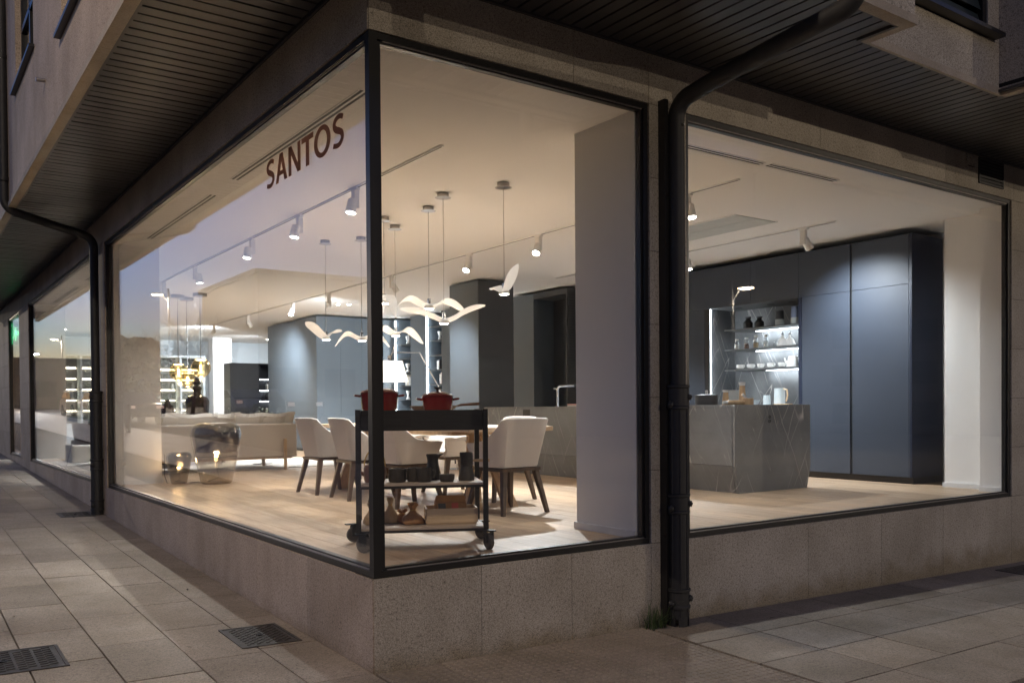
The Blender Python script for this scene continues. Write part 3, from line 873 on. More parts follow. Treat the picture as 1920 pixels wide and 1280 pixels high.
track_spot('white spotlight on the kitchen track behind the plastered pier', 6.38, 5.9, (6.3, 5.2, 0), W0 * 1.2, 100, COOL)
track_spot('white spotlight above the tall anthracite block', 4.08, 7.6, (5.6, 7.9, .9), W0 * .5, 80, COOL)
for k, (x, y, tg, wt) in enumerate(((1.36, 5.9, (.8, 5.7, 0), .20), (1.36, 10.0, (2.0, 10.4, 0), .3))):
    track_spot(('white spotlight between the lettering and the seagull pendants', 'white spotlight above the sofa at the end of the window track')[k], x, y, tg, W0 * wt, 120)
# second zone behind the far left window: hidden spots added to light it
for k, (x, y) in enumerate(((1.6, 12.6), (2.4, 15.8), (1.2, 18.6))):
    t = thing('ceiling_spot', 'unseen ceiling spot added to light the far seating area', 'spotlight', (x, y, CZ), 0, 'ceiling spots added over the far seating area')
    MB().lathe([(.045, -.10), (.045, -.0005)], 16).build('lamp_body', M_LAMPW, t)
    MB().lathe([(.04, -.102), (.001, -.102)], 14).build('lens', M_LENS, t)
    spot(t, (0, 0, -.12), (.1, .2, -3), W0 * 1.2, 95, COOL, .7)
t = thing('ceiling_spot', 'single white surface spot near the black display cabinet', 'spotlight', (6.1, 18.6, CZ))
MB().lathe([(.06, -.15), (.06, -.0005)], 16).build('lamp_body', M_LAMPW, t); MB().lathe([(.05, -.152), (.001, -.152)], 14).build('lens', M_LENS, t)
spot(t, (0, 0, -.18), (-.6, 2.2, -2), W0 * .85, 120, COOL)
for k, (x, y) in enumerate(((4.78, 11.62), (4.95, 11.5), (5.12, 11.38))):
    t = thing('downlight', 'small round downlight in a row of three in the ceiling', 'downlight', (x, y, CZ), 0, 'row of three round downlights')
    MB().lathe([(.042, -.004), (.042, -.0005)], 16).build('trim_ring', M_LAMPW, t); MB().lathe([(.034, -.0055), (.001, -.0055)], 14).build('lens', M_LENS, t)
    spot(t, (0, 0, -.02), (0, 0, -3), W0 * .4, 110, NEU)

t = thing('air_unit', 'flush grey ceiling air unit with a central seam', 'air conditioner', (5.53, 3.2, CZ))
MB().box(-.335, -.006, -1.3, 1.3, -.008, -.0005).build('panel', simple('air_unit_grey', (0.50, 0.52, 0.50), .5), t)
MB().box(.006, .335, -1.3, 1.3, -.008, -.0005).build('panel', bpy.data.materials['air_unit_grey'], t)
MB().box(-.0055, .0055, -1.3, 1.3, -.004, -.0006).build('seam', M_TRACKD, t)
m = MB().box(-.35, -.336, -1.315, 1.315, -.012, -.0004); m.box(.336, .35, -1.315, 1.315, -.012, -.0004); m.build('edge_frame', M_LAMPW, t)

# ================================================================== seagull pendants
def wing(prof, chord=.128, side=1):
    L = prof[-1][0]
    n = 14
    rows_t, rows_b = [], []
    def at(r):
        for (a, za), (b, zb) in zip(prof, prof[1:]):
            if r <= b + 1e-6:
                s_ = (r - a) / (b - a); i = prof.index((a, za))
                p0 = prof[max(i - 1, 0)][1]; p3 = prof[min(i + 2, len(prof) - 1)][1]
                return .5 * (2 * za + (zb - p0) * s_ + (2 * p0 - 5 * za + 4 * zb - p3) * s_ ** 2 + (3 * za - p0 - 3 * zb + p3) * s_ ** 3)
        return prof[-1][1]
    for i in range(n + 1):
        r = L * i / n; q = i / n
        c = chord * (.62 + .9 * q - .45 * q * q) * (1 - q ** 5 * .85)
        off = -.03 * q * q
        z = at(r); th = .005 * (1 - .5 * q)
        w_ = [(-.5, 0), (-.46, 1), (0, 1.25), (.46, 1), (.5, 0)]
        rows_t.append([(side * r, off + c * u, z + th * k) for u, k in w_])
        rows_b.append([(side * r, off + c * u, z - th * k) for u, k in w_])
    m = MB().grid(rows_t, flip=(side < 0)); m.grid(rows_b, flip=(side > 0))
    m.grid([[a for a in rows_t[-1]], [b for b in rows_b[-1]]])
    return m
def seagull(label, x, y, z, rz, pl, pr, tilt=-24):
    t = thing('seagull_pendant', label, 'pendant lamp', (x, y, z), 0, 'white seagull pendants over the dining table')
    rot = Matrix.Rotation(R(rz), 4, 'Z') @ Matrix.Rotation(R(tilt), 4, 'X')
    for prof, s_ in ((pl, -1), (pr, 1)):
        m = wing(prof, side=s_); m.xform(rot); m.build('wing', M_WING, t)
    m = MB().lathe([(.044, -.026), (.050, -.02), (.046, .004), (.02, .012)], 18); m.build('lamp_body', M_LAMPW, t)
    MB().lathe([(.040, -.0275), (.001, -.0275)], 16).build('lens', M_BULB, t)
    MB().lathe([(.018, .008), (.018, .075), (.006, .08)], 14).build('stem', M_CHROME, t)
    MB().tube([(0, 0, .08), (0, 0, CZ - z - .04)], .0028, 6).build('cable', M_STEEL, t)
    MB().lathe([(.075, CZ - z - .045), (.078, CZ - z - .043), (.055, CZ - z - .038), (.055, CZ - z - .0008)], 20).build('canopy', M_STEEL, t)
    spot(t, (0, 0, -.05), (0, 0, -3), 9, 95, (1, .92, .80), .5, .03)
V1 = [(0, 0), (.09, .03), (.2, .10), (.3, .14), (.40, .155)]
V2 = [(0, 0), (.1, .05), (.2, .09), (.3, .105), (.41, .108)]
V3 = [(0, 0), (.07, .025), (.15, .085), (.23, .155), (.30, .20)]
Vl = [(0, 0), (.06, .03), (.13, .055), (.20, .06), (.27, .045)]
Mw = [(0, 0), (.08, .015), (.17, .065), (.25, .06), (.33, .005), (.41, -.075)]
Md = [(0, 0), (.07, .02), (.14, .06), (.20, .045), (.27, -.04), (.32, -.12)]
Mf = [(0, 0), (.06, .035), (.11, .05), (.16, .005), (.21, -.11), (.235, -.19)]
seagull('seagull pendant hanging farthest left with wings half raised', 2.15, 5.59, 1.80, 37, V1, V2)
seagull('seagull pendant with drooping wings just left of the corner post', 2.42, 5.17, 1.77, -20, Md, Md)
seagull('high seagull pendant with a folded wing right beside the corner post', 2.15, 4.05, 2.08, 84, Mf, Mf, 0)
seagull('low seagull pendant with drooping wings right of the corner post', 2.45, 4.37, 1.77, 8, Md, Md)
seagull('wide winged seagull pendant with both tips bent down', 2.31, 3.38, 1.97, -2, Mw, Mw)
seagull('wide winged seagull pendant spreading both wings upward', 2.15, 2.82, 1.765, -26, V2, V1)
seagull('seagull pendant seen end on in front of the anthracite block', 2.41, 2.19, 1.99, 83, V3, Vl, -16)

# ================================================================== dining table and chairs
tb = thing('dining_table', 'long light oak dining table on slanted board legs', 'dining table', (2.27, 3.6, FZ))
MB().box(-.45, .45, -1.72, 1.72, .70, .74).build('tabletop', M_OAKT, tb, bevel=.006)
for sy in (-1, 1):
    for sx in (-1, 1):
        m = MB().hexa([(sx * .20 - .075, sy * 1.40 - .02, 0), (sx * .20 + .075, sy * 1.40 - .02, 0), (sx * .20 + .075, sy * 1.40 + .02, 0), (sx * .20 - .075, sy * 1.40 + .02, 0)],
                      [(sx * .05 - .05, sy * 1.15 - .02, .70), (sx * .05 + .05, sy * 1.15 - .02, .70), (sx * .05 + .05, sy * 1.15 + .02, .70), (sx * .05 - .05, sy * 1.15 + .02, .70)])
        m.build('leg', M_OAK, tb)
MB().box(-.30, .30, -1.2, 1.2, .66, .698).build('apron', M_OAK, tb)
tag(BOX(-.05, .05, -.03, .03, 0, .07).build('white_box', M_PALEB, None, (2.45, 4.6, FZ + .74)), 'small pale box standing on the oak dining table', 'box')

def make_chair(label):
    t = thing('dining_chair', label, 'chair', (0, 0, 0), 0, 'white upholstered chairs round the oak table')
    out, inn = [], []
    pts = [(-.262, .24), (-.270, .10), (-.272, -.03), (-.270, -.13), (-.262, -.205), (-.222, -.248), (-.12, -.258), (0, -.260),
           (.12, -.258), (.222, -.248), (.262, -.205), (.270, -.13), (.272, -.03), (.270, .10), (.262, .24)]
    hs = [.600, .605, .635, .725, .805, .818, .82, .82, .82, .818, .805, .725, .635, .605, .600]
    for (px, py), h in zip(pts, hs):
        ro, ri = [], []
        for k in range(7):
            q = k / 6; z = .40 + (h - .40) * q
            sc = .80 + .20 * q; back = (-.05 * q if py < -.1 else -.02 * q if py < 0 else 0)
            th = .050 - .022 * q
            L_ = math.hypot(px, py * 1.05); 
            ux, uy = (px / .27) ** 3, -((abs(min(py, 0)) / .26) ** 3)
            ro.append((px * sc, py * sc + back, z - (0.008 if k == 6 else 0)))
            ri.append((px * sc - ux * th, py * sc + back - uy * th, z - (0.008 if k == 6 else 0)))
        out.append(ro); inn.append(ri)
    m = MB().grid(out); m.grid(inn, flip=True)
    top = [[out[i][-1], tuple((Vector(out[i][-1]) + Vector(inn[i][-1])) / 2 + Vector((0, 0, .010))), inn[i][-1]] for i in range(len(pts))]
    m.grid(top)
    for e in (0, -1):
        m.grid([[a for a in out[e]], [b for b in inn[e]]], flip=(e == -1))
    m.build('shell', M_FABW, t)
    st = MB().box(-.215, .215, -.19, .235, .395, .465); st.build('seat', M_FABW, t, bevel=.03, seg=3)
    MB().box(-.212, .212, -.212, .205, .365, .394).build('seat_frame', M_WALNUT, t, bevel=.004)
    for sx in (-1, 1):
        for sy in (-1, 1):
            m = MB()
            a, b = .025, .017
            tx, ty = sx * .175, (.17 if sy > 0 else -.18); bx_, by_ = sx * .245, (.25 if sy > 0 else -.255)
            m.hexa([(bx_ - b, by_ - b, 0), (bx_ + b, by_ - b, 0), (bx_ + b, by_ + b, 0), (bx_ - b, by_ + b, 0)],
                   [(tx - a, ty - a, .366), (tx + a, ty - a, .366), (tx + a, ty + a, .366), (tx - a, ty + a, .366)])
            m.build('leg', M_WALNUT, t, bevel=.004)
    return t
ch0 = make_chair('white dining chair nearest the sofa, back to the left window')
ch0.location = (1.76, 4.65, FZ); ch0.rotation_euler = (0, 0, R(-88))
dup(ch0, (1.79, 3.85, FZ), R(-93), 'white dining chair just left of the corner post, back to the glass')
dup(ch0, (1.80, 2.95, FZ), R(-86), 'white dining chair seen through the kitchen trolley')
dup(ch0, (2.24, 1.93, FZ), R(4), 'white dining chair at the near head of the oak table')
dup(ch0, (2.80, 2.86, FZ), R(92), 'white dining chair on the island side near the table head')
dup(ch0, (2.81, 3.75, FZ), R(88), 'white dining chair in the middle of the island side of the table')
dup(ch0, (2.80, 4.65, FZ), R(90), 'white dining chair on the island side at the sofa end')

# ================================================================== kitchen trolley and what stands on it
TX, TY, TR = .718, .741, R(-26)
tl = thing('kitchen_trolley', 'black three tier kitchen trolley on castors in the glass corner', 'trolley', (TX, TY, FZ), TR)
HW, HD = .42, .25
for sx in (-1, 1):
    for sy in (-1, 1):
        x0 = sx * (HW - .016); y0 = sy * (HD - .016)
        MB().box(x0 - .016, x0 + .016, y0 - .016, y0 + .016, .1285, .90).build('post', M_TROL, tl, bevel=.002)
        a = {(-1, -1): R(62), (-1, 1): R(-70), (1, -1): R(20), (1, 1): R(40)}[(sx, sy)]
        m = MB().lathe([(.017, .108), (.017, .128)], 12); m.box(-.026, .026, -.055, .022, .113, .121)
        m.box(-.026, -.021, -.060, -.012, .045, .1125); m.box(.021, .026, -.060, -.012, .045, .1125); m.box(-.02, .02, -.10, -.03, .1215, .129)
        m.xform(Matrix.Translation((x0, y0, 0)) @ Matrix.Rotation(a, 4, 'Z'))
        cst = m.build('castor', M_IRON, tl)
        m = MB().lathe([(.012, -.016), (.046, -.016), (.053, -.010), (.053, .010), (.046, .016), (.012, .016)], 24)
        m.xform(Matrix.Translation((x0, y0, 0)) @ Matrix.Rotation(a, 4, 'Z') @ Matrix.Translation((0, -.038, .053)) @ Matrix.Rotation(R(90), 4, 'Y'))
        m.build('wheel', M_RUBBER, cst)
m = MB()
m.box(-HW + .033, HW - .033, -HD + .006, -HD + .026, .765, .895); m.box(-HW + .033, HW - .033, HD - .026, HD - .006, .765, .895)
m.box(-HW + .006, -HW + .026, -HD + .033, HD - .033, .765, .895); m.box(HW - .026, HW - .006, -HD + .033, HD - .033, .765, .895)
m.build('apron', M_TROL, tl, bevel=.002)
for z, nm in ((.893, 'top_board'), (.428, 'middle_shelf'), (.148, 'bottom_shelf')):
    MB().box(-HW + .027, HW - .027, -HD + .027, HD - .027, z - .012, z).build(nm, M_SHELFT, tl)
    if z < .8:
        m = MB().box(-HW + .033, HW - .033, -HD + .004, -HD + .020, z - .030, z - .013); m.box(-HW + .033, HW - .033, HD - .020, HD - .004, z - .030, z - .013)
        m.box(-HW + .004, -HW + .020, -HD + .033, HD - .033, z - .030, z - .013); m.box(HW - .020, HW - .004, -HD + .033, HD - .033, z - .030, z - .013)
        m.build('shelf_rail', M_TROL, tl)
        MB().box(-HW + .033, HW - .033, -HD + .006, -HD + .0265, z - .0125, z - .001).build('shelf_edge', M_SHELFT, tl)
TM = Matrix.Translation((TX, TY, FZ)) @ Matrix.Rotation(TR, 4, 'Z')
def onT(x, y, z): return tuple(TM @ Vector((x, y, z)))
def pot(label, loc, r, h, handles, oval=1.0):
    t = thing('casserole', label, 'casserole', loc, TR, 'red enamel casseroles on the trolley top')
    MB().lathe([(.001, .003), (r * .86, 0), (r * .93, .012), (r, h), (r * .97, h), (r * .9, .014), (.001, .012)], 32, sx=oval).build('pot', M_RED, t)
    MB().lathe([(r * 1.02, h + .001), (r * 1.02, h + .008), (r * .9, h + .022), (r * .5, h + .034), (.02, h + .038), (.001, h + .038)], 32, sx=oval).build('lid', M_REDL, t)
    MB().lathe([(.009, h + .036), (.008, h + .05), (.022, h + .062), (.022, h + .067), (.001, h + .069)], 16).build('lid_knob', M_IRON, t)
    for s_ in (-1, 1):
        P = [(s_ * r * oval * .97, -.04, h - .015), (s_ * (r * oval + .03), -.034, h - .01), (s_ * (r * oval + .036), 0, h - .009), (s_ * (r * oval + .03), .034, h - .01), (s_ * r * oval * .97, .04, h - .015)]
        MB().tube(P, .008, 8).build('handle', M_REDL, t)
pot('large red casserole behind the black corner post', onT(-.265, .02, .893), .125, .11, True)
pot('smaller red casserole with side handles right of the corner post', onT(.115, -.03, .893), .098, .085, True, 1.05)
pn = thing('frying_pan', 'flat pale pan lying behind the smaller red casserole', 'pan', onT(.10, .13, .893), TR)
MB().lathe([(.001, .004), (.12, 0), (.15, .03), (.147, .03), (.118, .006), (.001, .008)], 28, sx=1.1).build('pan', M_SHELFT, pn)
MB().tube([(.15, 0, .026), (.19, -.005, .036), (.31, -.01, .042)], [.006, .008, .010], 8).build('handle', M_TERRA, pn)
tp = thing('teapot', 'brown stoneware teapot with a brass loop handle', 'teapot', onT(-.30, -.06, .428), TR)
MB().lathe([(.001, 0), (.062, 0), (.070, .02), (.072, .09), (.064, .112), (.05, .116), (.001, .148)], 24).build('pot', M_TERRA, tp)
MB().lathe([(.05, .117), (.045, .124), (.012, .126), (.012, .138), (.001, .14)], 16).build('lid', M_BEECH, tp)
MB().tube([(.068 * math.cos(a), 0, .10 + .115 * math.sin(a)) for a in [R(k) for k in range(0, 181, 15)]], .0045, 8).build('loop_handle', M_BRASS, tp)
MB().tube([(-.065, 0, .05), (-.10, 0, .07), (-.115, 0, .10)], [.014, .012, .008], 8).build('spout', M_TERRA, tp)
def mug(label, loc, r=.048, h=.085, hd=0):
    t = thing('mug', label, 'mug', loc, TR + hd, 'black stoneware mugs on the middle shelf')
    MB().lathe([(.001, 0), (r * .86, 0), (r, .012), (r, h), (r * .93, h), (r * .9, .012), (.001, .010)], 22).build('cup', M_CLAY, t)
    MB().tube([(r * .95, 0, h * .8), (r + .022, 0, h * .78), (r + .028, 0, h * .5), (r + .018, 0, h * .3), (r * .95, 0, h * .22)], .0065, 8).build('handle', M_CLAY, t)
mug('black mug right of the corner post with its handle turned right', onT(-.155, -.08, .428), .058, .088)
mug('left of the two black mugs standing close together', onT(-.045, -.06, .428), .048, .09, R(160))
mug('right of the two black mugs standing close together', onT(.015, -.10, .428), .050, .092)
jg = thing('jug', 'black waisted jug with a pouring lip behind the small bowl', 'jug', onT(.085, .05, .428), TR)
MB().lathe([(.001, 0), (.05, 0), (.052, .02), (.04, .10), (.036, .13), (.045, .17), (.042, .172), (.032, .13), (.001, .02)], 24).build('body', M_CLAY, jg)
MB().hexa([(.03, -.016, .14), (.046, -.004, .155), (.046, .004, .155), (.03, .016, .14)], [(.035, -.022, .172), (.075, -.004, .176), (.075, .004, .176), (.035, .022, .172)]).build('lip', M_CLAY, jg)
tag(MB().lathe([(.001, 0), (.042, 0), (.050, .02), (.050, .048), (.045, .048), (.04, .012), (.001, .01)], 22).build('bowl', M_CLAY, None, onT(.165, -.12, .428)), 'small black stoneware bowl on the front edge of the middle shelf', 'bowl')
tj = thing('coffee_pot', 'tall black coffee pot with a straight pale wooden handle', 'coffee pot', onT(.30, -.05, .428), TR)
MB().lathe([(.001, 0), (.052, 0), (.054, .015), (.042, .085), (.040, .10), (.044, .105), (.044, .185), (.040, .186), (.036, .10), (.001, .02)], 24).build('body', M_CLAY, tj)
MB().tube([(.04, 0, .13), (.055, 0, .131), (.06, 0, .131), (.155, 0, .131)], [.006, .006, .009, .011], 10).build('handle', M_BEECH, tj)
def sack(label, loc, r, h, m, rz=0, squat=1.0, tall_neck=.04):
    prof = [(.001, 0), (r, .006), (r * 1.06, h * .22), (r * .9, h * .5), (r * .42, h * .8), (r * .22, h), (r * .30, h + tall_neck * .6), (r * .42, h + tall_neck), (r * .2, h + tall_neck * 1.1)]
    m_ = MB().lathe(prof, 22)
    m_.v = [(v[0] * (1 + .13 * math.sin(5 * math.atan2(v[1], v[0]) + 20 * v[2])) * squat, v[1] * (1 + .13 * math.cos(4 * math.atan2(v[1], v[0]) + 31 * v[2])), v[2] + (.008 * math.sin(7 * math.atan2(v[1], v[0])) if v[2] > h else 0)) for v in m_.v]
    t = thing('sack', label, 'bag', loc, TR + rz, 'tied bags on the bottom shelf')
    m_.build('bag', m, t)
    MB().lathe([(r * .25, h - .004), (r * .25, h + .004)], 12, sx=squat).build('tie', M_BRASS, t)
sack('pale upright cloth bag at the left end of the bottom shelf', onT(-.33, -.04, .148), .045, .10, M_CLOTH)
sack('upright cloth bag just right of the corner post', onT(-.20, .03, .148), .050, .12, M_CLOTH, .8)
sack('small kraft bag leaning behind the round tied bag', onT(-.12, .06, .148), .06, .06, M_PAPER, .4, 1.3, .02)
sack('squat round kraft bag tied at the top on the bottom shelf', onT(-.055, -.04, .148), .075, .09, M_PAPER, 1.2, 1.15)
cr = thing('wooden_crate', 'pale pine crate with a slot handle on the bottom shelf', 'crate', onT(.195, -.02, .148), TR)
x1, y1, h1 = .165, .11, .105
m = MB().box(-x1, x1, -y1, y1, .002, .012); m.build('base', M_PINE, cr)
for sy in (-1, 1):
    for k in range(2):
        MB().box(-x1, x1, sy * y1 - .005, sy * y1 + .005, .013 + k * .047, .058 + k * .047).build('slat', M_PINE, cr)
for sx in (-1, 1):
    m = MB().box(sx * x1 - .006, sx * x1 + .006, -y1 + .006, y1 - .006, .013, .066); m.box(sx * x1 - .006, sx * x1 + .006, -y1 + .006, -.04, .0665, .105); m.box(sx * x1 - .006, sx * x1 + .006, .04, y1 - .006, .0665, .105); m.box(sx * x1 - .006, sx * x1 + .006, -.0395, .0395, .09, .105)
    m.build('end_board', M_PINE, cr)
bg = thing('paper_bag', 'brown paper bag with dark and red labels standing in the pine crate', 'bag', onT(.20, -.02, .165), TR + .1)
m = MB().hexa([(-.10, -.06, 0), (.10, -.06, 0), (.10, .06, 0), (-.10, .06, 0)], [(-.11, -.035, .12), (.095, -.035, .115), (.095, .03, .115), (-.11, .03, .12)])
m.hexa([(-.11, -.035, .121), (.095, -.035, .116), (.095, .03, .116), (-.11, .03, .121)], [(-.10, -.008, .165), (.09, -.008, .16), (.09, .008, .16), (-.10, .008, .165)])
m.build('bag', M_PAPER, bg, bevel=.004)
MB().hexa([(-.09, -.0575, .02), (-.045, -.0575, .02), (-.045, -.056, .02), (-.09, -.056, .02)], [(-.095, -.038, .115), (-.045, -.038, .115), (-.045, -.036, .115), (-.095, -.036, .115)]).build('label', M_BLACK, bg)
MB().hexa([(-.005, -.0575, .02), (.04, -.0575, .02), (.04, -.056, .02), (-.005, -.056, .02)], [(-.005, -.038, .115), (.04, -.038, .115), (.04, -.036, .115), (-.005, -.036, .115)]).build('label', simple('red_label', (.5, .08, .06), .6), bg)

# ================================================================== sofa corner
sf = thing('sofa', 'oatmeal linen sofa seen from behind near the glass lamps', 'sofa', (1.78, 8.6, FZ))
MB().box(-1.17, 1.17, 0, .16, .19, .70).build('backrest', M_FABG, sf, bevel=.02, seg=3)
MB().box(-1.165, -.0015, .161, .95, .19, .40).build('seat', M_FABG, sf, bevel=.02); MB().box(.0015, 1.165, .161, .95, .19, .40).build('seat', M_FABG, sf, bevel=.02)
MB().box(-.002, .002, -.003, .0, .2, .69).build('seam', M_WALNUT, sf)
for sx in (-1, 1):
    for y0 in (-.055, .9):
        MB().box(sx * .97 - .02, sx * .97 + .02, y0, y0 + .045, 0, .47 if y0 < 0 else .3).build('leg', M_OAK, sf, bevel=.004)
MB().box(-1.1, 1.1, .03, .92, .165, .188).build('under_frame', M_OAK, sf)
for k, (cx_, w_, m_) in enumerate(((-.80, .36, M_FABC), (-.18, .54, M_FABC), (.72, .5, M_FABC))):
    P = []
    n1, n2 = 10, 8
    mm = MB()
    for s_ in (1, -1):
        G_ = []
        for i in range(n1 + 1):
            row = []
            for j in range(n2 + 1):
                u, v = i / n1 * 2 - 1, j / n2 * 2 - 1
                b = (1 - u ** 4) * (1 - v ** 4)
                e = 1 - .07 * (1 - abs(u)) * 0
                row.append((cx_ + u * w_ * (1 - .05 * (1 - v * v)), .24 + s_ * (.085 * b ** .6) + .12 * (v * -.5), .655 + v * .215 * (1 - .06 * (1 - u * u)) + .012 * math.sin(7 * u + k) * (1 if v > .6 else 0)))
            G_.append(row)
        mm.grid(G_, flip=(s_ < 0))
    c = mm.build('cushion', m_, None, (1.78, 8.6, FZ))
    tag(c, ('short pale cushion at the left end of the sofa', 'long pale cushion in the middle of the sofa back', 'long pale cushion at the right end of the sofa')[k], 'cushion', 'pale cushions on the oatmeal sofa')
tag(MB().box(0, 3.4, 0, 2.6, 0, .012).build('rug', M_RUG, None, (.7, 8.9, FZ)), 'pale grey rug under the oatmeal sofa', 'rug')
tag(MB().box(0, 1.5, 0, 3.6, 0, .012).build('rug', M_RUG, None, (.15, 9.8, FZ)), 'pale round cornered rug behind the second left window', 'rug')

def vase_lamp(label, x, y, r, h, m, cand, wb):
    t = thing('glass_floor_lamp', label, 'floor lamp', (x, y, FZ), 0, 'smoked glass lamps standing on the floor')
    prof = [(.001, .004), (r * .56, 0), (r * .62, .02), (r * .80, h * .36), (r * .97, h * .70), (r, h * .82), (r * .95, h * .92), (r * .78, h * .985), (r * .55, h), (r * .3, h * .995)]
    MB().lathe(prof, 36).build('glass_body', M_SMOKE, t)
    zs = h * .42
    MB().lathe([(.001, zs + .012), (r * .5, zs + .008), (r * .82, zs + .02), (r * .845, zs + .03)], 32).build('light_dish', M_SMOKED, t)
    MB().lathe([(r * .79, h * .52), (r * .965, h * .72), (r * .985, h * .82), (r * .93, h * .915), (r * .76, h * .97), (r * .3, h * .985)], 32).build('dark_upper_glass', M_SMOKED, t)
    MB().lathe([(.02, zs + .013), (.022, zs + .03), (.001, zs + .04)], 12).build('filament', M_CANDLE, t)
    pts = [(.0, 0, zs), (.01, .01, zs * .6), (.05 * r, -.2 * r, zs * .25), (-.3 * r, .1 * r, .03), (.2 * r, .3 * r, .015), (.5 * r, 0, .012)]
    MB().tube(pts, .0035, 6).build('inner_cable', M_BLACK, t)
    point(t, (0, 0, zs + .07), wb, (1, .72, .40), .03)
vase_lamp('large smoked glass floor lamp standing before the sofa', 1.14, 6.66, .305, .75, M_SMOKE, 1, 7)
vase_lamp('small smoked glass floor lamp beside the white pier', .77, 6.97, .155, .40, M_SMOKE, 1, 4)
cb = MB().tube([(.90, 6.97, FZ + .005), (.97, 6.93, FZ + .005), (1.03, 6.80, FZ + .005), (1.0, 6.6, FZ + .005)], .0045, 6)
cb.tube([(.64, 6.98, FZ + .006), (.66, 7.10, FZ + .006), (.645, 7.165, FZ + .10), (.645, 7.165, FZ + .36)], .0045, 6)
tag(cb.build('power_cable', M_BLACK), 'thin black cable joining the two smoked glass lamps', 'cable')

def globe(label, x, y, z, r):
    t = thing('globe_pendant', label, 'pendant lamp', (x, y, z), 0, 'golden glass globe pendants')
    MB().lathe([(r * math.sin(R(a)) + .0005, -r * math.cos(R(a))) for a in range(8, 173, 12)], 22, sx=1, sy=1).build('globe', M_GOLD, t)
    MB().lathe([(r * .6, r * .86), (r * .6, r * .92), (.02, r * .98), (.012, r * 1.05)], 18).build('cap', M_BRASS, t)
    MB().tube([(0, 0, r), (0, 0, CZ - z - .03)], .008, 8).build('cable', M_CHROME, t)
    MB().lathe([(.12, CZ - z - .055), (.12, CZ - z - .0008)], 20).build('canopy', M_STEEL, t)
    MB().lathe([(.001, -r * .32), (.014, -r * .28), (.014, r * .3), (.001, r * .34)], 12).build('bulb', M_CANDLE, t)
    MB().lathe([(r * .5, r * .80), (.001, r * .80)], 16).build('light_ring', M_LEDW, t)
    point(t, (0, 0, -r - .05), 2, (1, .75, .42), .04)
globe('golden globe pendant hanging nearest the white pier', 1.99, 11.67, 1.62, .155)
globe('upper golden globe pendant of the close pair', 2.26, 11.25, 1.68, .165)
globe('lower golden globe pendant of the close pair', 2.22, 11.95, 1.50, .14)
dv = thing('dark_vase', 'tall dark glossy vase lamp behind the sofa', 'vase', (2.12, 11.0, .70))
MB().lathe([(.001, 0), (.15, 0), (.17, .03), (.195, .30), (.20, .40), (.16, .47), (.08, .50), (.06, .55), (.085, .62), (.05, .66)], 28).build('body', M_AMBER, dv)
MB().lathe([(.001, .66), (.05, .67), (.075, .72), (.04, .78), (.03, .74)], 20).build('neck', M_AMBER, dv)
sb = thing('sideboard', 'low tan sideboard behind the sofa holding the dark vases', 'sideboard', (2.0, 11.0, FZ))
MB().box(-.55, .55, -.22, .22, .12, .67).build('carcass', M_LEATHER, sb, bevel=.01)
for sx in (-1, 1):
    for sy in (-1, 1): MB().box(sx * .5 - .02, sx * .5 + .02, sy * .17 - .02, sy * .17 + .02, 0, .119).build('leg', M_WALNUT, sb)
tag(MB().lathe([(.001, 0), (.10, 0), (.13, .12), (.10, .3), (.05, .36), (.04, .42)], 22).build('dark_vase', M_AMBER, None, (1.63, 11.0, .70)), 'shorter dark glossy vase half hidden by the white pier', 'vase')
pl = thing('plant', 'small leafy plant in a glass vase behind the sofa', 'plant', (2.9, 10.0, FZ + .62))
MB().lathe([(.001, 0), (.05, 0), (.065, .1), (.05, .16)], 16).build('vase', M_CLEAR, pl)
m = MB()
for k in range(40):
    a = random.uniform(0, 6.28); q = random.uniform(.04, .15); z = random.uniform(.15, .33)
    c = Vector((q * math.cos(a), q * math.sin(a), z)); d = Vector((math.cos(a), math.sin(a), random.uniform(-.3, .6))) * .04; s_ = Vector((-math.sin(a), math.cos(a), 0)) * .016
    m.grid([[tuple(c - s_ * .2), tuple(c), tuple(c + s_ * .2)], [tuple(c + d * .6 - s_), tuple(c + d * .6 + Vector((0, 0, .006))), tuple(c + d * .6 + s_)], [tuple(c + d * 1.3), tuple(c + d * 1.3), tuple(c + d * 1.3)]])
m.build('leaves', simple('pale_sage_leaves', (.22, .26, .20), .7), pl)
st = thing('side_table', 'small round pale table behind the sofa under the plant', 'table', (2.9, 10.0, FZ))
MB().lathe([(.25, .595), (.25, .62)], 24).build('tabletop', M_OAK, st); MB().lathe([(.02, 0), (.02, .594)], 10).build('leg', M_BLACK, st); MB().lathe([(.16, .013), (.16, .02)], 20).build('foot', M_BLACK, st)

# lit lamp with a shade on long balanced arms
al = thing('arm_lamp', 'lit white shade hanging from a long balanced chrome arm', 'lamp', (3.42, 6.4, FZ))
MB().hexa([(-.20, -.15, 1.28), (.20, -.15, 1.28), (.20, .15, 1.28), (-.20, .15, 1.28)], [(-.135, -.11, 1.56), (.135, -.11, 1.56), (.135, .11, 1.56), (-.135, .11, 1.56)]).build('lamp_shade', M_SHADE, al)
m = MB().lathe([(.03, 1.562), (.03, 1.60), (.012, 1.64)], 12); m.build('cap', M_CHROME, al)
MB().tube([(.02, 0, 1.62), (.05, 0, 1.70), (.12, 0, 1.86)], .008, 8).build('joint', M_CHROME, al)
MB().tube([(.05, 0, 1.68), (.55, .15, 1.70), (1.25, .3, .76)], .009, 8).build('arm', M_CHROME, al)
MB().tube([(1.25, .3, .76), (1.25, .3, 0.02)], .014, 8).build('stand', M_CHROME, al)
MB().lathe([(.18, .001), (.18, .02), (.02, .03)], 24, (1.25, .3, 0)).build('foot', M_CHROME, al)
point(al, (0, 0, 1.22), 4, (1, .85, .65), .06)
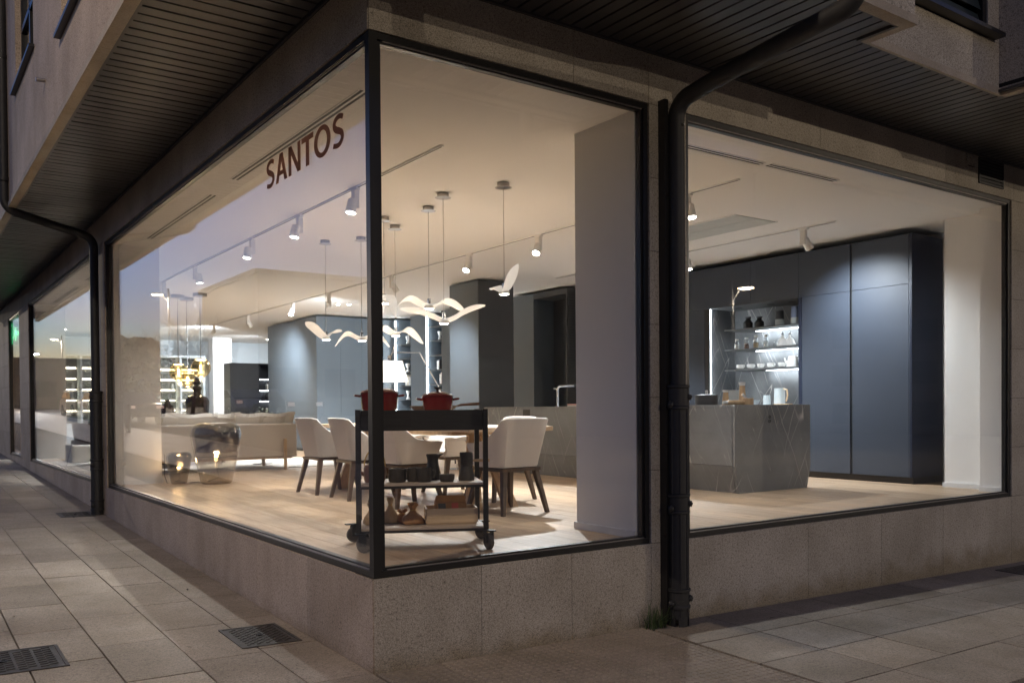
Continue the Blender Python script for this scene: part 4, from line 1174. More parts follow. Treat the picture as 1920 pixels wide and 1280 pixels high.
# ================================================================== kitchen island
isl = thing('kitchen_island', 'long dark marble kitchen island with chamfered foot', 'kitchen island', (4.96, 1.71, FZ))
IL = 4.7
prof = [(0, .92), (0, .285), (.055, .0), (1.19, .0), (1.25, .235), (1.25, .92)]
MB().prism([(x, z) for x, z in prof], 'y', 0, .035).build('end_panel', M_MARBLE, isl, bevel=.002)
MB().prism([(x, z) for x, z in prof], 'y', IL - .035, IL).build('end_panel', M_MARBLE, isl, bevel=.002)
MB().box(.012, 1.238, .0355, IL - .0355, .29, .895).build('carcass', M_BLACK, isl)
MB().prism([(.075, .29), (.10, .03), (1.15, .03), (1.19, .29)], 'y', .0355, IL - .0355).build('plinth', M_BLACK, isl)
ys = [.04, 1.2, 2.36, 3.53, IL - .04]
for a, b in zip(ys, ys[1:]):
    MB().box(0.0, .011, a + .002, b - .002, .288, .893).build('front_panel', M_MARBLE, isl)
    MB().hexa([(.054, a + .002, .004), (.066, a + .002, .004), (.066, b - .002, .004), (.054, b - .002, .004)][::1],
              [(.0005, a + .002, .283), (.0125, a + .002, .283), (.0125, b - .002, .283), (.0005, b - .002, .283)]).build('lower_panel', M_MARBLE, isl)
MB().box(.0, 1.25, .0358, IL - .0358, .897, .922).build('worktop', M_MARBLE, isl, bevel=.002)
MB().box(-.004, .004, 3.56, 3.72, .80, .885).build('socket_panel', M_BLACK, isl)
for z in (.79, .745):
    MB().lathe([(.018, 0), (.018, .004), (.012, .004), (.012, .001)], 16).xform(Matrix.Translation((.55, 0.001, z)) @ Matrix.Rotation(R(90), 4, 'X')).build('socket', M_BLACK, isl)
WZ = FZ + .922
fc = thing('kitchen_tap', 'square chrome tap on the kitchen island', 'tap', (5.5, 5.35, WZ))
MB().tube([(0, 0, 0), (0, 0, .24), (0, -.02, .27), (0, -.06, .285), (0, -.38, .285)], .016, 12).build('spout', M_CHROME, fc)
MB().lathe([(.026, 0), (.026, .01)], 16).build('base', M_CHROME, fc)
MB().tube([(0, -.385, .285), (0, -.43, .285)], .013, 12).build('nozzle', M_BLACK, fc)
MB().tube([(0, -.43, .285), (0, -.435, .37)], .006, 8).build('lever', M_CHROME, fc)
MB().tube([(0, .01, .25), (0, .09, .255)], .006, 8).build('side_lever', M_CHROME, fc)
ck = thing('folded_towels', 'low stack of pale towels beside the island tap', 'towels', (5.45, 4.75, WZ))
MB().box(-.1, .1, -.2, .2, 0, .018).build('towel', M_PORC, ck, bevel=.005); MB().box(-.1, .1, -.2, .2, .0185, .036).build('towel', simple('pink_towel', (.62, .36, .34), .9), ck, bevel=.005)
MB().box(-.09, .09, -.19, -.02, .0365, .062).build('towel', M_PORC, ck, bevel=.006)

# wooden things at the near end of the island
rp = thing('rolling_pin', 'light beech rolling pin with white handles on the island', 'rolling pin', (5.42, 2.08, WZ + .026), R(-8))
def lx(mb): return mb.xform(Matrix.Rotation(R(90), 4, 'Y'))
lx(MB().lathe([(.001, -.125), (.02, -.124), (.026, -.115), (.026, .115), (.02, .124), (.001, .125)], 18)).build('barrel', M_BEECH, rp)
for s_ in (-1, 1):
    lx(MB().lathe([(.010, s_ * .125), (.017, s_ * .135), (.015, s_ * .17), (.019, s_ * .185), (.001, s_ * .19)][::s_], 14)).build('handle', M_PORC, rp)
pk = thing('cooking_pot', 'dark grey cooking pot with short handles on the island', 'pot', (5.35, 2.45, WZ))
MB().lathe([(.001, 0), (.125, 0), (.13, .01), (.13, .105), (.125, .105), (.12, .012), (.001, .010)], 26).build('pot', M_GREYL, pk)
MB().lathe([(.132, .106), (.132, .112), (.06, .122), (.001, .124)], 26).build('lid', M_GREYL, pk)
MB().lathe([(.012, .124), (.016, .14), (.016, .165), (.001, .168)], 12).build('lid_knob', M_PORC, pk)
for s_ in (-1, 1): MB().box(s_ * .13, s_ * .18, -.03, .03, .092, .10).build('handle', M_GREYL, pk)
def mill(label, x, y, h, r):
    t = thing('pepper_mill', label, 'mill', (x, y, WZ), 0, 'beech mills with white caps on the island')
    MB().lathe([(.001, 0), (r, 0), (r, .01), (r * .72, h * .80), (r * .70, h * .84)], 20).build('body', M_BEECH, t)
    MB().lathe([(r * .66, h * .842), (r * .80, h * .86), (r * .88, h * .93), (r * .88, h * .99), (r * .8, h), (.001, h)], 20).build('cap', M_PORC, t)
mill('tall beech mill with a white cap', 5.68, 2.22, .255, .042)
mill('short beech mill with a white cap beside the dark pot', 5.45, 2.26, .165, .04)
mo = thing('mortar', 'low beech mortar holding a white pestle', 'mortar', (5.58, 2.06, WZ))
MB().lathe([(.001, 0), (.062, 0), (.064, .01), (.064, .07), (.058, .072), (.05, .02), (.001, .015)], 22).build('bowl', M_BEECH, mo)
MB().tube([(.02, 0, .04), (-.04, 0, .085), (-.085, 0, .115)], [.015, .011, .016], 12).build('pestle', M_PORC, mo)
tag(MB().box(-.012, .012, -.09, .09, 0, .17).build('cutting_board', M_PALEB, None, (5.74, 2.36, WZ), R(10)), 'thin pale board standing upright behind the tall mill', 'board')

# ================================================================== navy tall cabinets with the lit niche
nv = thing('kitchen_cabinet', 'navy floor to ceiling kitchen cabinets with a lit niche', 'cabinet', (7.36, 1.19, FZ))
# local: x depth, y along, z up
D, HH = .66, 2.86
MB().box(0.03, D, 0, 5.8, 0, .075).build('plinth', M_BLACK, nv)
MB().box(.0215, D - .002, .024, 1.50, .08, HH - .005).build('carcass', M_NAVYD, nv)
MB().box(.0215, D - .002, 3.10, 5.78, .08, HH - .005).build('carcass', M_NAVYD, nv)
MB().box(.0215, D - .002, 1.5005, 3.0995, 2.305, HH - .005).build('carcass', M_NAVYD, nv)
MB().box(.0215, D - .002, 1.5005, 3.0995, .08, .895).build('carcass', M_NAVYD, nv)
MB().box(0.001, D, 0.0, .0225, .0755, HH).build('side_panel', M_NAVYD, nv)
MB().box(0.001, .0205, .023, .034, .0755, HH).build('edge_strip', M_NAVY, nv)
def door(y0, y1, z0, z1): MB().box(0, .02, y0 + .0022, y1 - .0022, z0 + .0022, z1 - .0022).build('door', M_NAVY, nv, bevel=.001)
for y0, y1 in ((.036, .762), (.79, 1.53), (1.53, 2.30), (2.30, 3.38), (3.38, 4.6), (4.6, 5.78)): door(y0, y1, 2.29, HH)
for y0, y1 in ((.036, .762), (.79, 1.48), (3.12, 4.2), (4.2, 5.0), (5.0, 5.78)): door(y0, y1, .076, 2.29)
MB().box(.018, .021, .762, .79, .08, HH).build('grip_channel', M_VOID, nv)
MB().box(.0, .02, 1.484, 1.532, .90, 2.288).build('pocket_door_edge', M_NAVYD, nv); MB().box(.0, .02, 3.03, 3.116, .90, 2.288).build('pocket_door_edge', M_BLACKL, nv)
MB().box(0, .02, 1.484, 3.116, .08, .8955).build('drawer_front', M_NAVY, nv, bevel=.001)
NB = .58
MB().box(NB, NB + .02, 1.5005, 3.0995, .90, 2.303).build('niche_back', M_MARBLE, nv)
MB().box(.024, NB - .001, 3.062, 3.0795, .926, 2.302).build('niche_side', M_MARBLE, nv)
MB().box(.024, NB - .001, 1.5015, 1.516, .926, 2.302).build('niche_side', M_MARBLE, nv)
MB().box(.0, NB - .0005, 1.533, 3.0605, .8965, .925).build('worktop', M_MARBLE, nv)
MB().box(.022, NB - .001, 1.517, 3.0615, 2.290, 2.3035).build('niche_ceiling', M_SHELFD, nv)
MB().box(.026, .044, 3.0445, 3.061, .93, 2.286).build('led_strip', M_LED, nv)
for y in (1.85, 2.2, 2.75): MB().lathe([(.05, 2.2865), (.05, 2.2895)], 16, (.3, y, 0)).build('ceiling_socket', M_BLACK, nv)
for k, z in enumerate((1.98, 1.70, 1.42)):
    s_ = MB().box(.10, NB - .002, 1.518, 2.84, z - .016, z).build('shelf', M_SHELFD, nv)
    MB().box(NB - .10, NB - .055, 1.55, 2.60 if k < 2 else 2.42, z - .021, z - .0165).build('led_strip', M_LED, nv)
def N(x, y, z): return (7.36 + x, 1.19 + y, FZ + z)
def bottle(label, p, r, h, body, group, name='bottle', neck=.35, cap=None):
    t = thing(name, label, name.replace('_', ' '), p, 0, group)
    MB().lathe([(.001, 0), (r, 0), (r, h * .6), (r * neck * 1.2, h * .76), (r * neck, h * .86), (r * neck, h)], 16).build('body', body, t)
    if cap: MB().lathe([(r * neck * 1.3, h * .97), (r * neck * 1.3, h * 1.1), (.001, h * 1.11)], 12).build('cap', cap, t)
    return t
bottle('squat black flask, left one on the top niche shelf', N(.25, 2.55, 1.98), .065, .15, M_BLACK, 'black flasks on the top niche shelf', 'flask', .5, M_GREYL)
bottle('squat black flask, right one on the top niche shelf', N(.33, 2.42, 1.98), .065, .15, M_BLACK, 'black flasks on the top niche shelf', 'flask', .5, M_GREYL)
def beaker(label, p, r, h, m, base):
    t = thing('beaker', label, 'beaker', p, 0, 'tall beakers on the top niche shelf')
    MB().lathe([(r * 1.05, .09), (r * .92, h), (r * .88, h), (r, .09)], 20).build('glass', m, t); MB().lathe([(.001, 0), (r * 1.08, 0), (r * 1.05, .088), (.001, .088)], 20).build('base', base, t)
beaker('grey beaker with a pale foot on the top niche shelf', N(.27, 2.03, 1.98), .055, .20, M_GREYL, M_PALEB)
beaker('blue glazed beaker on the top niche shelf', N(.25, 1.76, 1.98), .06, .235, M_BLUEG, M_PALEB)
fills = [M_PORC, M_TERRA, M_BEECH, M_PORC]
for k, (y, h) in enumerate(((2.72, .15), (2.55, .16), (2.39, .18), (2.22, .18))):
    t = thing('spice_jar', ('corked jar of white salt, first from the left on the middle shelf', 'corked jar of brown spice on the middle niche shelf', 'corked jar of golden pasta on the middle niche shelf', 'taller corked jar of white sugar on the middle niche shelf')[k], 'jar', N(.22, y, 1.70), 0, 'corked jars on the middle niche shelf')
    MB().lathe([(.032, .001), (.036, .01), (.036, h * .6), (.024, h * .74), (.024, h * .86)], 16).build('glass', M_CLEAR, t)
    MB().lathe([(.001, .004), (.033, .004), (.033, h * .45), (.001, h * .47)], 14).build('contents', fills[k], t)
    MB().lathe([(.026, h * .84), (.028, h), (.001, h * 1.005)], 12).build('cork', M_PORC, t)
tag(MB().lathe([(.001, .001), (.03, .001), (.034, .03), (.014, .075), (.018, .09)], 16).build('glass_flask', M_CLEAR, None, N(.22, 2.06, 1.70)), 'little round glass flask beside the corked jars', 'flask')
for k, y in enumerate((1.93, 1.86, 1.58)):
    t = thing('white_carafe', ('white bulb carafe, left one of the pair on the middle shelf', 'white bulb carafe, right one of the pair on the middle shelf', 'white bulb carafe cut off by the right edge of the niche')[k], 'carafe', N(.20 + .06 * (k == 1), y, 1.70), 0, 'white bulb carafes on the middle niche shelf')
    MB().lathe([(.001, 0), (.07, 0), (.078, .025), (.055, .085), (.014, .13), (.013, .15)], 20).build('body', M_PORC, t)
    MB().lathe([(.013, .151), (.02, .175), (.012, .185), (.001, .187)], 14).build('stopper', M_CHROME, t)
for k, (y, r) in enumerate(((2.66, .055), (2.48, .055), (2.31, .048), (2.14, .052), (1.96, .05))):
    t = thing('cup', 'white porcelain cup on its saucer on the lowest niche shelf', 'cup', N(.22, y, 1.42), 0, 'white cups in a row on the lowest niche shelf')
    MB().lathe([(.001, .012), (r * .7, .012), (r, .03), (r, .068), (r * .94, .068), (r * .6, .02), (.001, .018)], 18).build('bowl', M_PORC, t)
    MB().lathe([(.001, 0), (r * .9, 0), (r * 1.45, .011), (.001, .008)], 18).build('saucer', M_PORC, t)
    MB().tube([(0, -r, .058), (0, -r - .02, .055), (0, -r - .018, .035), (0, -r + .006, .03)], .004, 6).build('handle', M_PORC, t)
tt = thing('teapot', 'white porcelain teapot on the lowest niche shelf', 'teapot', N(.22, 1.78, 1.42))
MB().lathe([(.001, 0), (.085, 0), (.088, .01), (.06, .14), (.055, .145), (.001, .15)], 22).build('pot', M_PORC, tt)
MB().tube([(0, .08, .05), (0, .125, .09), (0, .135, .125)], [.018, .012, .009], 10).build('spout', M_PORC, tt)
MB().tube([(0, -.06, .125), (0, -.115, .12), (0, -.12, .06), (0, -.08, .03)], .008, 8).build('handle', M_BLACK, tt)
for k, y in enumerate((1.60, 1.55)):
    t = thing('wine_glass', 'stemmed glass at the right end of the lowest niche shelf', 'glass', N(.2 + .1 * k, y, 1.42), 0, 'stemmed glasses at the end of the lowest niche shelf')
    MB().lathe([(.03, .001), (.004, .006), (.004, .06), (.03, .085), (.034, .12), (.028, .14)], 16).build('glass', M_CLEAR, t)
# on the niche worktop
tag(MB().lathe([(.001, 0), (.045, 0), (.075, .065), (.07, .065), (.04, .008), (.001, .006)], 20).build('bowl', M_PALEB, None, N(.20, 2.40, .925)), 'small pale bowl on the niche worktop', 'bowl')
def pmug(label, y, r, h, hd):
    t = thing('mug', label, 'mug', N(.26, y, .925), 0, 'pale blue mugs and jugs on the niche worktop')
    MB().lathe([(.001, 0), (r, 0), (r * .92, h), (r * .86, h), (r * .9, .01), (.001, .008)], 20).build('body', M_PALEB, t)
    if hd: MB().tube([(0, -r * .9, h * .95), (0, -r - .045, h * .9), (0, -r - .055, h * .55), (0, -r - .03, h * .2)], .010, 8).build('handle', M_BEECH, t)
pmug('pale blue mug behind the small bowl', 2.24, .05, .13, False)
pmug('tall pale jug with a wooden strap handle', 2.03, .075, .22, True)
pmug('slim pale blue jug at the right end of the niche', 1.60, .04, .20, False)
tag(MB().box(-.04, .04, -.12, .12, 0, .012).build('butter_board', M_BEECH, None, N(.14, 1.88, .925)), 'tiny beech board lying on the niche worktop', 'board')

# ================================================================== anthracite block, shelf wall and slate block
ab = thing('tall_cabinet', 'free standing anthracite tall cabinet block reaching the ceiling', 'cabinet', (5.4, 7.2, FZ))
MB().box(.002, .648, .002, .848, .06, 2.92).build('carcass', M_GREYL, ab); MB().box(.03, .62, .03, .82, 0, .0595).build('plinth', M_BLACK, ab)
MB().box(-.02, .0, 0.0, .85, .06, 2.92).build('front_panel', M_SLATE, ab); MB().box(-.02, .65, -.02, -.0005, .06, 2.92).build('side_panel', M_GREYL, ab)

sw = thing('shelf_wall', 'slate wall of tall cabinets with lit open book shelves', 'cabinet', (7.03, 7.03, FZ))
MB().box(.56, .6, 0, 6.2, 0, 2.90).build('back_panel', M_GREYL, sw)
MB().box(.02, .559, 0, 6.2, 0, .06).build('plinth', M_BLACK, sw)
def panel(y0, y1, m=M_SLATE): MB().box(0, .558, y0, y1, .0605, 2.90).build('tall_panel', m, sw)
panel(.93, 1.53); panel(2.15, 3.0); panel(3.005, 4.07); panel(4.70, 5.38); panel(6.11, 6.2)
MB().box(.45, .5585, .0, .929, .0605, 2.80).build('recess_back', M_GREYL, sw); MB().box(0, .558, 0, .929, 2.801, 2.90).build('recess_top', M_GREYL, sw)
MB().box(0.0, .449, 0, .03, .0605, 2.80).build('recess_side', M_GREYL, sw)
for k in range(60): 
    z = .1 + k * .045
    MB().box(.03, .42, -.012, -.0005, z, z + .034).build('rib', M_GREYL, sw)
bi = 0
for y0, y1, led in ((1.531, 2.149, 1), (4.071, 4.699, 1), (5.381, 6.109, 1)):
    for k, z in enumerate((.45, .80, 1.12, 1.42, 1.72, 2.02, 2.33, 2.62)):
        MB().box(.02, .558, y0 + .001, y1 - .03, z - .012, z).build('shelf', M_SHELFD, sw)
    MB().box(.0, .02, y1 - .028, y1 - .004, .1, 2.86).build('led_strip', M_LED, sw)
    MB().box(.52, .5585, y0 + .001, y1 - .001, .1, 2.88).build('bay_back', M_SLATE, sw)
    for k, z in enumerate((.80, 1.12, 1.42, 1.72, 2.02, 2.33)):
        y = y0 + .04 + (.25 if (k + bi) % 3 == 1 else 0)
        n = (5, 2, 4, 3, 6, 3)[(k + bi * 2) % 6]
        for q in range(n):
            th, hh = random.uniform(.025, .05), random.uniform(.17, .26)
            mk = M_BOOKS[3] if (k == 2 and bi == 1 and q < 4) else M_BOOKS[random.choice((0, 0, 1, 2, 4))]
            o = MB().box(.12, .36, 0, th - .002, 0, hh).build('book', mk, None, (7.03, 7.03 + y, FZ + z + .0005))
            cn = ('white', 'black', 'grey', 'red', 'cream')[M_BOOKS.index(mk)]
            bay = ('bay right of the anthracite block', 'bay right of the lamp shade', 'bay above the lamp shade')[bi]
            hn = ('low', 'low', 'middle', 'middle', 'high', 'highest')[k]
            tag(o, '%s book on a %s shelf of the lit %s' % (cn, hn, bay), 'book', '%s books on the %s shelves of the %s' % (cn, hn, bay))
            y += th
        if y < y1 - .2 and k % 2:
            t = MB().lathe([(.001, 0), (.05, 0), (.02, .09), (.055, .19), (.04, .2), (.001, .1)], 16).build('hourglass_vase', M_PORC, None, (7.03 + .25, 7.03 + y1 - .14, FZ + z + .0005))
            tag(t, 'white hourglass vase on a shelf of the lit %s' % ('bay right of the anthracite block', 'bay right of the lamp shade', 'bay above the lamp shade')[bi], 'vase', 'white hourglass vases in the lit %s' % ('bay right of the anthracite block', 'bay right of the lamp shade', 'bay above the lamp shade')[bi])
    bi += 1

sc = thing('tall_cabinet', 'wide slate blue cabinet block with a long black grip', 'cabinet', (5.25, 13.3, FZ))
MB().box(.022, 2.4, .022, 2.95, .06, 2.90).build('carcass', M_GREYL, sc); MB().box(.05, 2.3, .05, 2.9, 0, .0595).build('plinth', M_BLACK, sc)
for a, b in ((.0, .55), (.55, 1.05), (1.05, 1.22), (1.22, 1.8), (1.8, 2.4)):
    MB().box(a + .0015, b - .0015, 0, .0215, .06, 2.90).build('door', M_SLATE, sc)
for a, b in ((.0, 1.0), (1.0, 2.0), (2.0, 2.95)):
    MB().box(0, .0215, a + (.023 if a == 0 else .0015), b - .0015, .06, 2.90).build('door', M_SLATE, sc)
MB().box(1.06, 1.075, -.02, -.0005, .85, 1.12).build('grip', M_BLACK, sc)

bc = thing('display_cabinet', 'black wood display cabinet with lit open shelves on its right', 'cabinet', (4.51, 16.8, FZ))
MB().box(0, .69, 0, .5, .05, 2.05).build('door', M_BLACKL, bc); MB().box(.02, 1.2, .03, .48, 0, .0495).build('plinth', M_BLACK, bc)
MB().box(.6905, 1.25, .45, .5, .05, 2.05).build('back_panel', M_BLACKL, bc); MB().box(.6905, 1.25, 0, .4495, 2.02, 2.05).build('top_panel', M_BLACKL, bc)
MB().box(.6905, .72, 0, .4495, .05, 2.0195).build('divider', M_BLACKL, bc)
for z in (.55, .85, 1.15, 1.42, 1.70):
    MB().box(.7205, 1.25, .02, .4495, z - .02, z).build('shelf', M_BLACKL, bc); MB().box(.73, 1.2, .40, .42, z - .03, z - .021).build('led_strip', M_LED, bc)
for k, (z, h) in enumerate(((.55, .16), (.85, .12), (1.15, .2), (1.42, .14))):
    tag(MB().lathe([(.001, 0), (.05, 0), (.06, h * .5), (.03, h), (.001, h)], 14).build('vase', (M_PORC, M_CLAY, M_CLEAR, M_STEEL)[k], None, (4.51 + .9 + .03 * k, 17.0, FZ + z + .0005)), ('white', 'black', 'clear glass', 'steel')[k] + ' vase on a shelf of the black display cabinet', 'vase')

dc = thing('display_cabinet', 'wide grey glazed display cabinet with warm lit shelves at the back', 'cabinet', (1.2, 20.5, FZ))
MB().box(0, 3.8, .45, .5, 0, 2.42).build('back_panel', M_SHELFD, dc); MB().box(0, 3.8, 0, .4495, 2.36, 2.42).build('top_panel', M_WALLBLUE, dc); MB().box(0, 3.8, 0, .4495, 0, .60).build('base_drawers', M_WALLBLUE, dc)
for k in range(7): MB().box(.62 * k, .62 * k + .05, -.02, .4495, .601, 2.3595).build('door_frame', M_WALLBLUE, dc)
for z in (.95, 1.22, 1.50, 1.78, 2.06):
    MB().box(.05, 3.72, .05, .449, z - .012, z).build('shelf', M_CLEAR, dc)
    for k in range(6): MB().box(.62 * k + .08, .62 * k + .58, .38, .42, z - .04, z - .014).build('led_strip', M_LEDW, dc)
for k in range(18):
    z = (.95, 1.22, 1.50, 1.78)[k % 4]; x = .62 * (k // 3) + .16 + .16 * (k % 3); h = random.uniform(.08, .2)
    tag(MB().lathe([(.001, 0), (.04, 0), (.045, h * .4), (.02, h * .8), (.028, h)], 12).build('vase', M_CLEAR if k % 2 else M_PORC, None, (1.2 + x, 20.7, FZ + z + .0005)), ('glass' if k % 2 else 'white china') + ' vessel standing on the warm lit back shelves', 'vase', ('glass' if k % 2 else 'white china') + ' vessels on the warm lit shelves')
MB().box(.02, 3.78, -.012, -.006, .62, 2.35).build('glass_front', M_GLASS, dc)

# armchair behind the second left window
lc = thing('lounge_chair', 'brown leather shell chair on thin chrome legs', 'armchair', (.62, 11.6, FZ), R(-60))
m = MB(); G_ = []
for i in range(9):
    a = R(-125 + 250 * i / 8)
    G_.append([( .34 * math.sin(a) * (1 + .12 * k / 4), -.30 * math.cos(a) * (1 + .15 * k / 4), .38 + (.34 - .13 * (abs(a) / 2.2) ** 2) * k / 4) for k in range(5)])
m.grid(G_); m.grid([[tuple(Vector(p) * .94 + Vector((0, 0, .03))) for p in r_] for r_ in G_], flip=True)
m.grid([[r_[-1] for r_ in G_], [tuple(Vector(r_[-1]) * .94 + Vector((0, 0, .03))) for r_ in G_]])
m.build('shell', M_SADDLE, lc); MB().box(-.28, .28, -.26, .30, .36, .44).build('seat', M_SADDLE, lc, bevel=.03)
for s_ in (-1, 1): MB().tube([(s_ * .26, .28, .40), (s_ * .28, .33, .012), (s_ * .28, -.33, .012), (s_ * .24, -.24, .42)], .009, 8).build('leg', M_CHROME, lc)
tag(MB().box(-.5, .5, -.35, .35, .0, .32).build('ottoman', M_RUG, None, (.9, 12.9, FZ), bevel=.03), 'low pale upholstered ottoman behind the leather chair', 'ottoman')

# green sign behind the far window
gs = thing('exit_sign', 'small green lit sign behind the farthest left window', 'sign', (.12, 18.0, 2.68))
MB().box(-.05, .07, 0, .04, -.24, .24).build('case', M_BLACK, gs)
MB().box(-.05, .05, -.004, -.0005, -.20, .20).build('lit_panel', simple('sign_face', (.01, .12, .05), .4), gs)
m = MB().lathe([(.001, -.004), (.018, -.004), (.018, .004), (.001, .004)], 12).xform(Matrix.Translation((.005, -.009, .13)) @ Matrix.Rotation(R(90), 4, 'X'))
m.hexa([(-.02, -.012, -.02), (.03, -.012, -.02), (.03, -.005, -.02), (-.02, -.005, -.02)], [(-.025, -.012, .10), (.02, -.012, .10), (.02, -.005, .10), (-.025, -.005, .10)])
m.hexa([(.0, -.012, -.16), (.02, -.012, -.16), (.02, -.005, -.16), (.0, -.005, -.16)], [(.0, -.012, -.021), (.02, -.012, -.021), (.02, -.005, -.021), (.0, -.005, -.021)])
m.hexa([(-.045, -.012, -.12), (-.025, -.012, -.12), (-.025, -.005, -.12), (-.045, -.005, -.12)], [(-.02, -.012, -.021), (-.001, -.012, -.021), (-.001, -.005, -.021), (-.02, -.005, -.021)])
m.build('running_figure', M_GREEN, gs)
MB().box(-.058, -.0505, -.006, .04, -.24, .24).build('edge_light', M_GREEN, gs)
point(gs, (0, -.12, 0), .12, (.1, 1, .4), .05)

# ================================================================== lettering on the left window
lt = thing('window_lettering', 'brown capital lettering high on the left shop window', 'sign', (.0445, 1.0, 2.485))
HGT = .192
def letter(name, polys, y0, y1):
    """polys in a unit box, u to the right, v up; placed from y0 (left) to y1 (right, smaller y)"""
    m = MB()
    for poly in polys:
        pts = [(y0 + (y1 - y0) * u, HGT * v) for u, v in poly]
        m.prism([(y - 1.0, z) for y, z in pts], 'x', -.001, .001)
    return m.build('letter', M_LETTER, lt)
def ribbon(cl, w):
    """quads along a centre line with a width for each point"""
    L_, R_ = [], []
    for i, (p, ww) in enumerate(zip(cl, w)):
        a = Vector(cl[max(i - 1, 0)]); b = Vector(cl[min(i + 1, len(cl) - 1)]); t = (b - a).normalized()
        nx = Vector((-t.y, t.x)) * ww / 2
        L_.append(Vector(p) + nx); R_.append(Vector(p) - nx)
    return [[tuple(L_[i]), tuple(L_[i + 1]), tuple(R_[i + 1]), tuple(R_[i])] for i in range(len(cl) - 1)]
def smooth(ctrl, n=6):
    out = []
    for i in range(len(ctrl) - 1):
        p0, p1, p2, p3 = (Vector(ctrl[max(i - 1, 0)]), Vector(ctrl[i]), Vector(ctrl[i + 1]), Vector(ctrl[min(i + 2, len(ctrl) - 1)]))
        for k in range(n):
            s_ = k / n
            out.append(tuple(.5 * (2 * p1 + (p2 - p0) * s_ + (2 * p0 - 5 * p1 + 4 * p2 - p3) * s_ ** 2 + (3 * p1 - p0 - 3 * p2 + p3) * s_ ** 3)))
    out.append(tuple(ctrl[-1])); return out
def S_poly():
    asp = .72
    c = smooth([(.90, .86), (.70, .925), (.46, .93), (.23, .85), (.17, .70), (.30, .585), (.55, .50), (.78, .40), (.84, .24), (.66, .10), (.40, .065), (.08, .115)])
    c = [(x * asp, y) for x, y in c]
    n = len(c); w = [.155 + .05 * math.exp(-((i / n - .5) / .18) ** 2) for i in range(n)]
    return [[(x / asp, y) for x, y in q] for q in ribbon(c, w)]
def O_poly():
    n = 40; qs = []
    for k in range(n):
        a, b = 2 * math.pi * k / n, 2 * math.pi * (k + 1) / n
        P = lambda t, rx, ry: (.5 + rx * math.cos(t), .5 + ry * math.sin(t))
        qs.append([P(a, .5, .51), P(b, .5, .51), P(b, .295, .355), P(a, .295, .355)])
    return qs
letter('letter', S_poly(), 1.716, 1.552)
letter('letter', [[(.0, 0), (.23, 0), (.58, .96), (.58, 1.0), (.37, 1.0)], [(.77, 0), (1.0, 0), (.62, 1.0), (.42, 1.0), (.42, .92)], [(.26, .235), (.26, .385), (.75, .385), (.75, .235)]], 1.532, 1.318)
letter('letter', [[(.0, 0), (.23, 0), (.21, 1.0), (.0, 1.0)], [(.0, 1.0), (.25, 1.0), (1.0, .0), (.75, .0)], [(.79, 0), (1.0, 0), (1.0, 1.0), (.77, 1.0)]], 1.291, 1.083)
letter('letter', [[(.36, 0), (.64, 0), (.63, .82), (.37, .82)], [(.01, .82), (.99, .82), (1.0, 1.0), (.0, 1.0)]], 1.064, .868)
letter('letter', O_poly(), .858, .606)
letter('letter', S_poly(), .578, .41)

# ================================================================== the street (reflected in the panes, with pieces added for the light)
def street_lamp(label, x, y, h, head, watts, mat=None, c=(1, .83, .64), reach=.45):
    z = gz(x, y) - .1
    t = thing('street_lamp', label, 'street lamp', (x, y, z), 0, 'street lamps along the road')
    MB().lathe([(.11, 0), (.09, 1.0), (.07, 1.05), (.05, h + .5)], 12).build('pole', M_POLE, t)
    d = Vector((math.cos(head), math.sin(head), 0))
    MB().tube([(0, 0, h - .45), tuple(d * .35 + Vector((0, 0, h - .05))), tuple(d * reach + Vector((0, 0, h + .08)))], .03, 8).build('arm', M_POLE, t)
    rot = Matrix.Translation(d * (reach + .3) + Vector((0, 0, h + .06))) @ Matrix.Rotation(head, 4, 'Z')
    m = MB().lathe([(.001, .13), (.5, .10), (.8, .03), (.85, 0), (.8, -.01)][::-1], 18, sy=.42, sx=.5); m.xform(rot); m.build('head', M_POLE, t)
    m = MB().lathe([(.78, -.012), (.6, -.07), (.001, -.10)][::-1], 18, sy=.40, sx=.48); m.xform(rot); m.build('lens', mat or M_STREET, t)
    point(t, tuple(d * (reach + .3) + Vector((0, 0, h - .25))), watts, c, 0.0)
street_lamp('lit street lamp reflected beside the bare tree', -13.8, 60.3, 8.0, R(25), 1500)
street_lamp('lit street lamp reflected farther along the road', -13.8, 108, 7.9, R(25), 1500)
street_lamp('cool lit lamp reflected in the farthest window', -4.7, 59.6, 3.8, R(140), 150, M_WHITELAMP, (.9, .95, 1))
street_lamp('lit street lamp across the wide front', 28.9, -22.2, 7.4, R(90), 700)
street_lamp('tall lit street lamp farther down the wide street', -.6, -32.5, 9.6, R(90), 750)
street_lamp('unseen lamp added at the near kerb to light the left plinth', -5.6, -1.6, 8.4, R(0), 165)  # no lamp known here; added to throw light on the left plinth

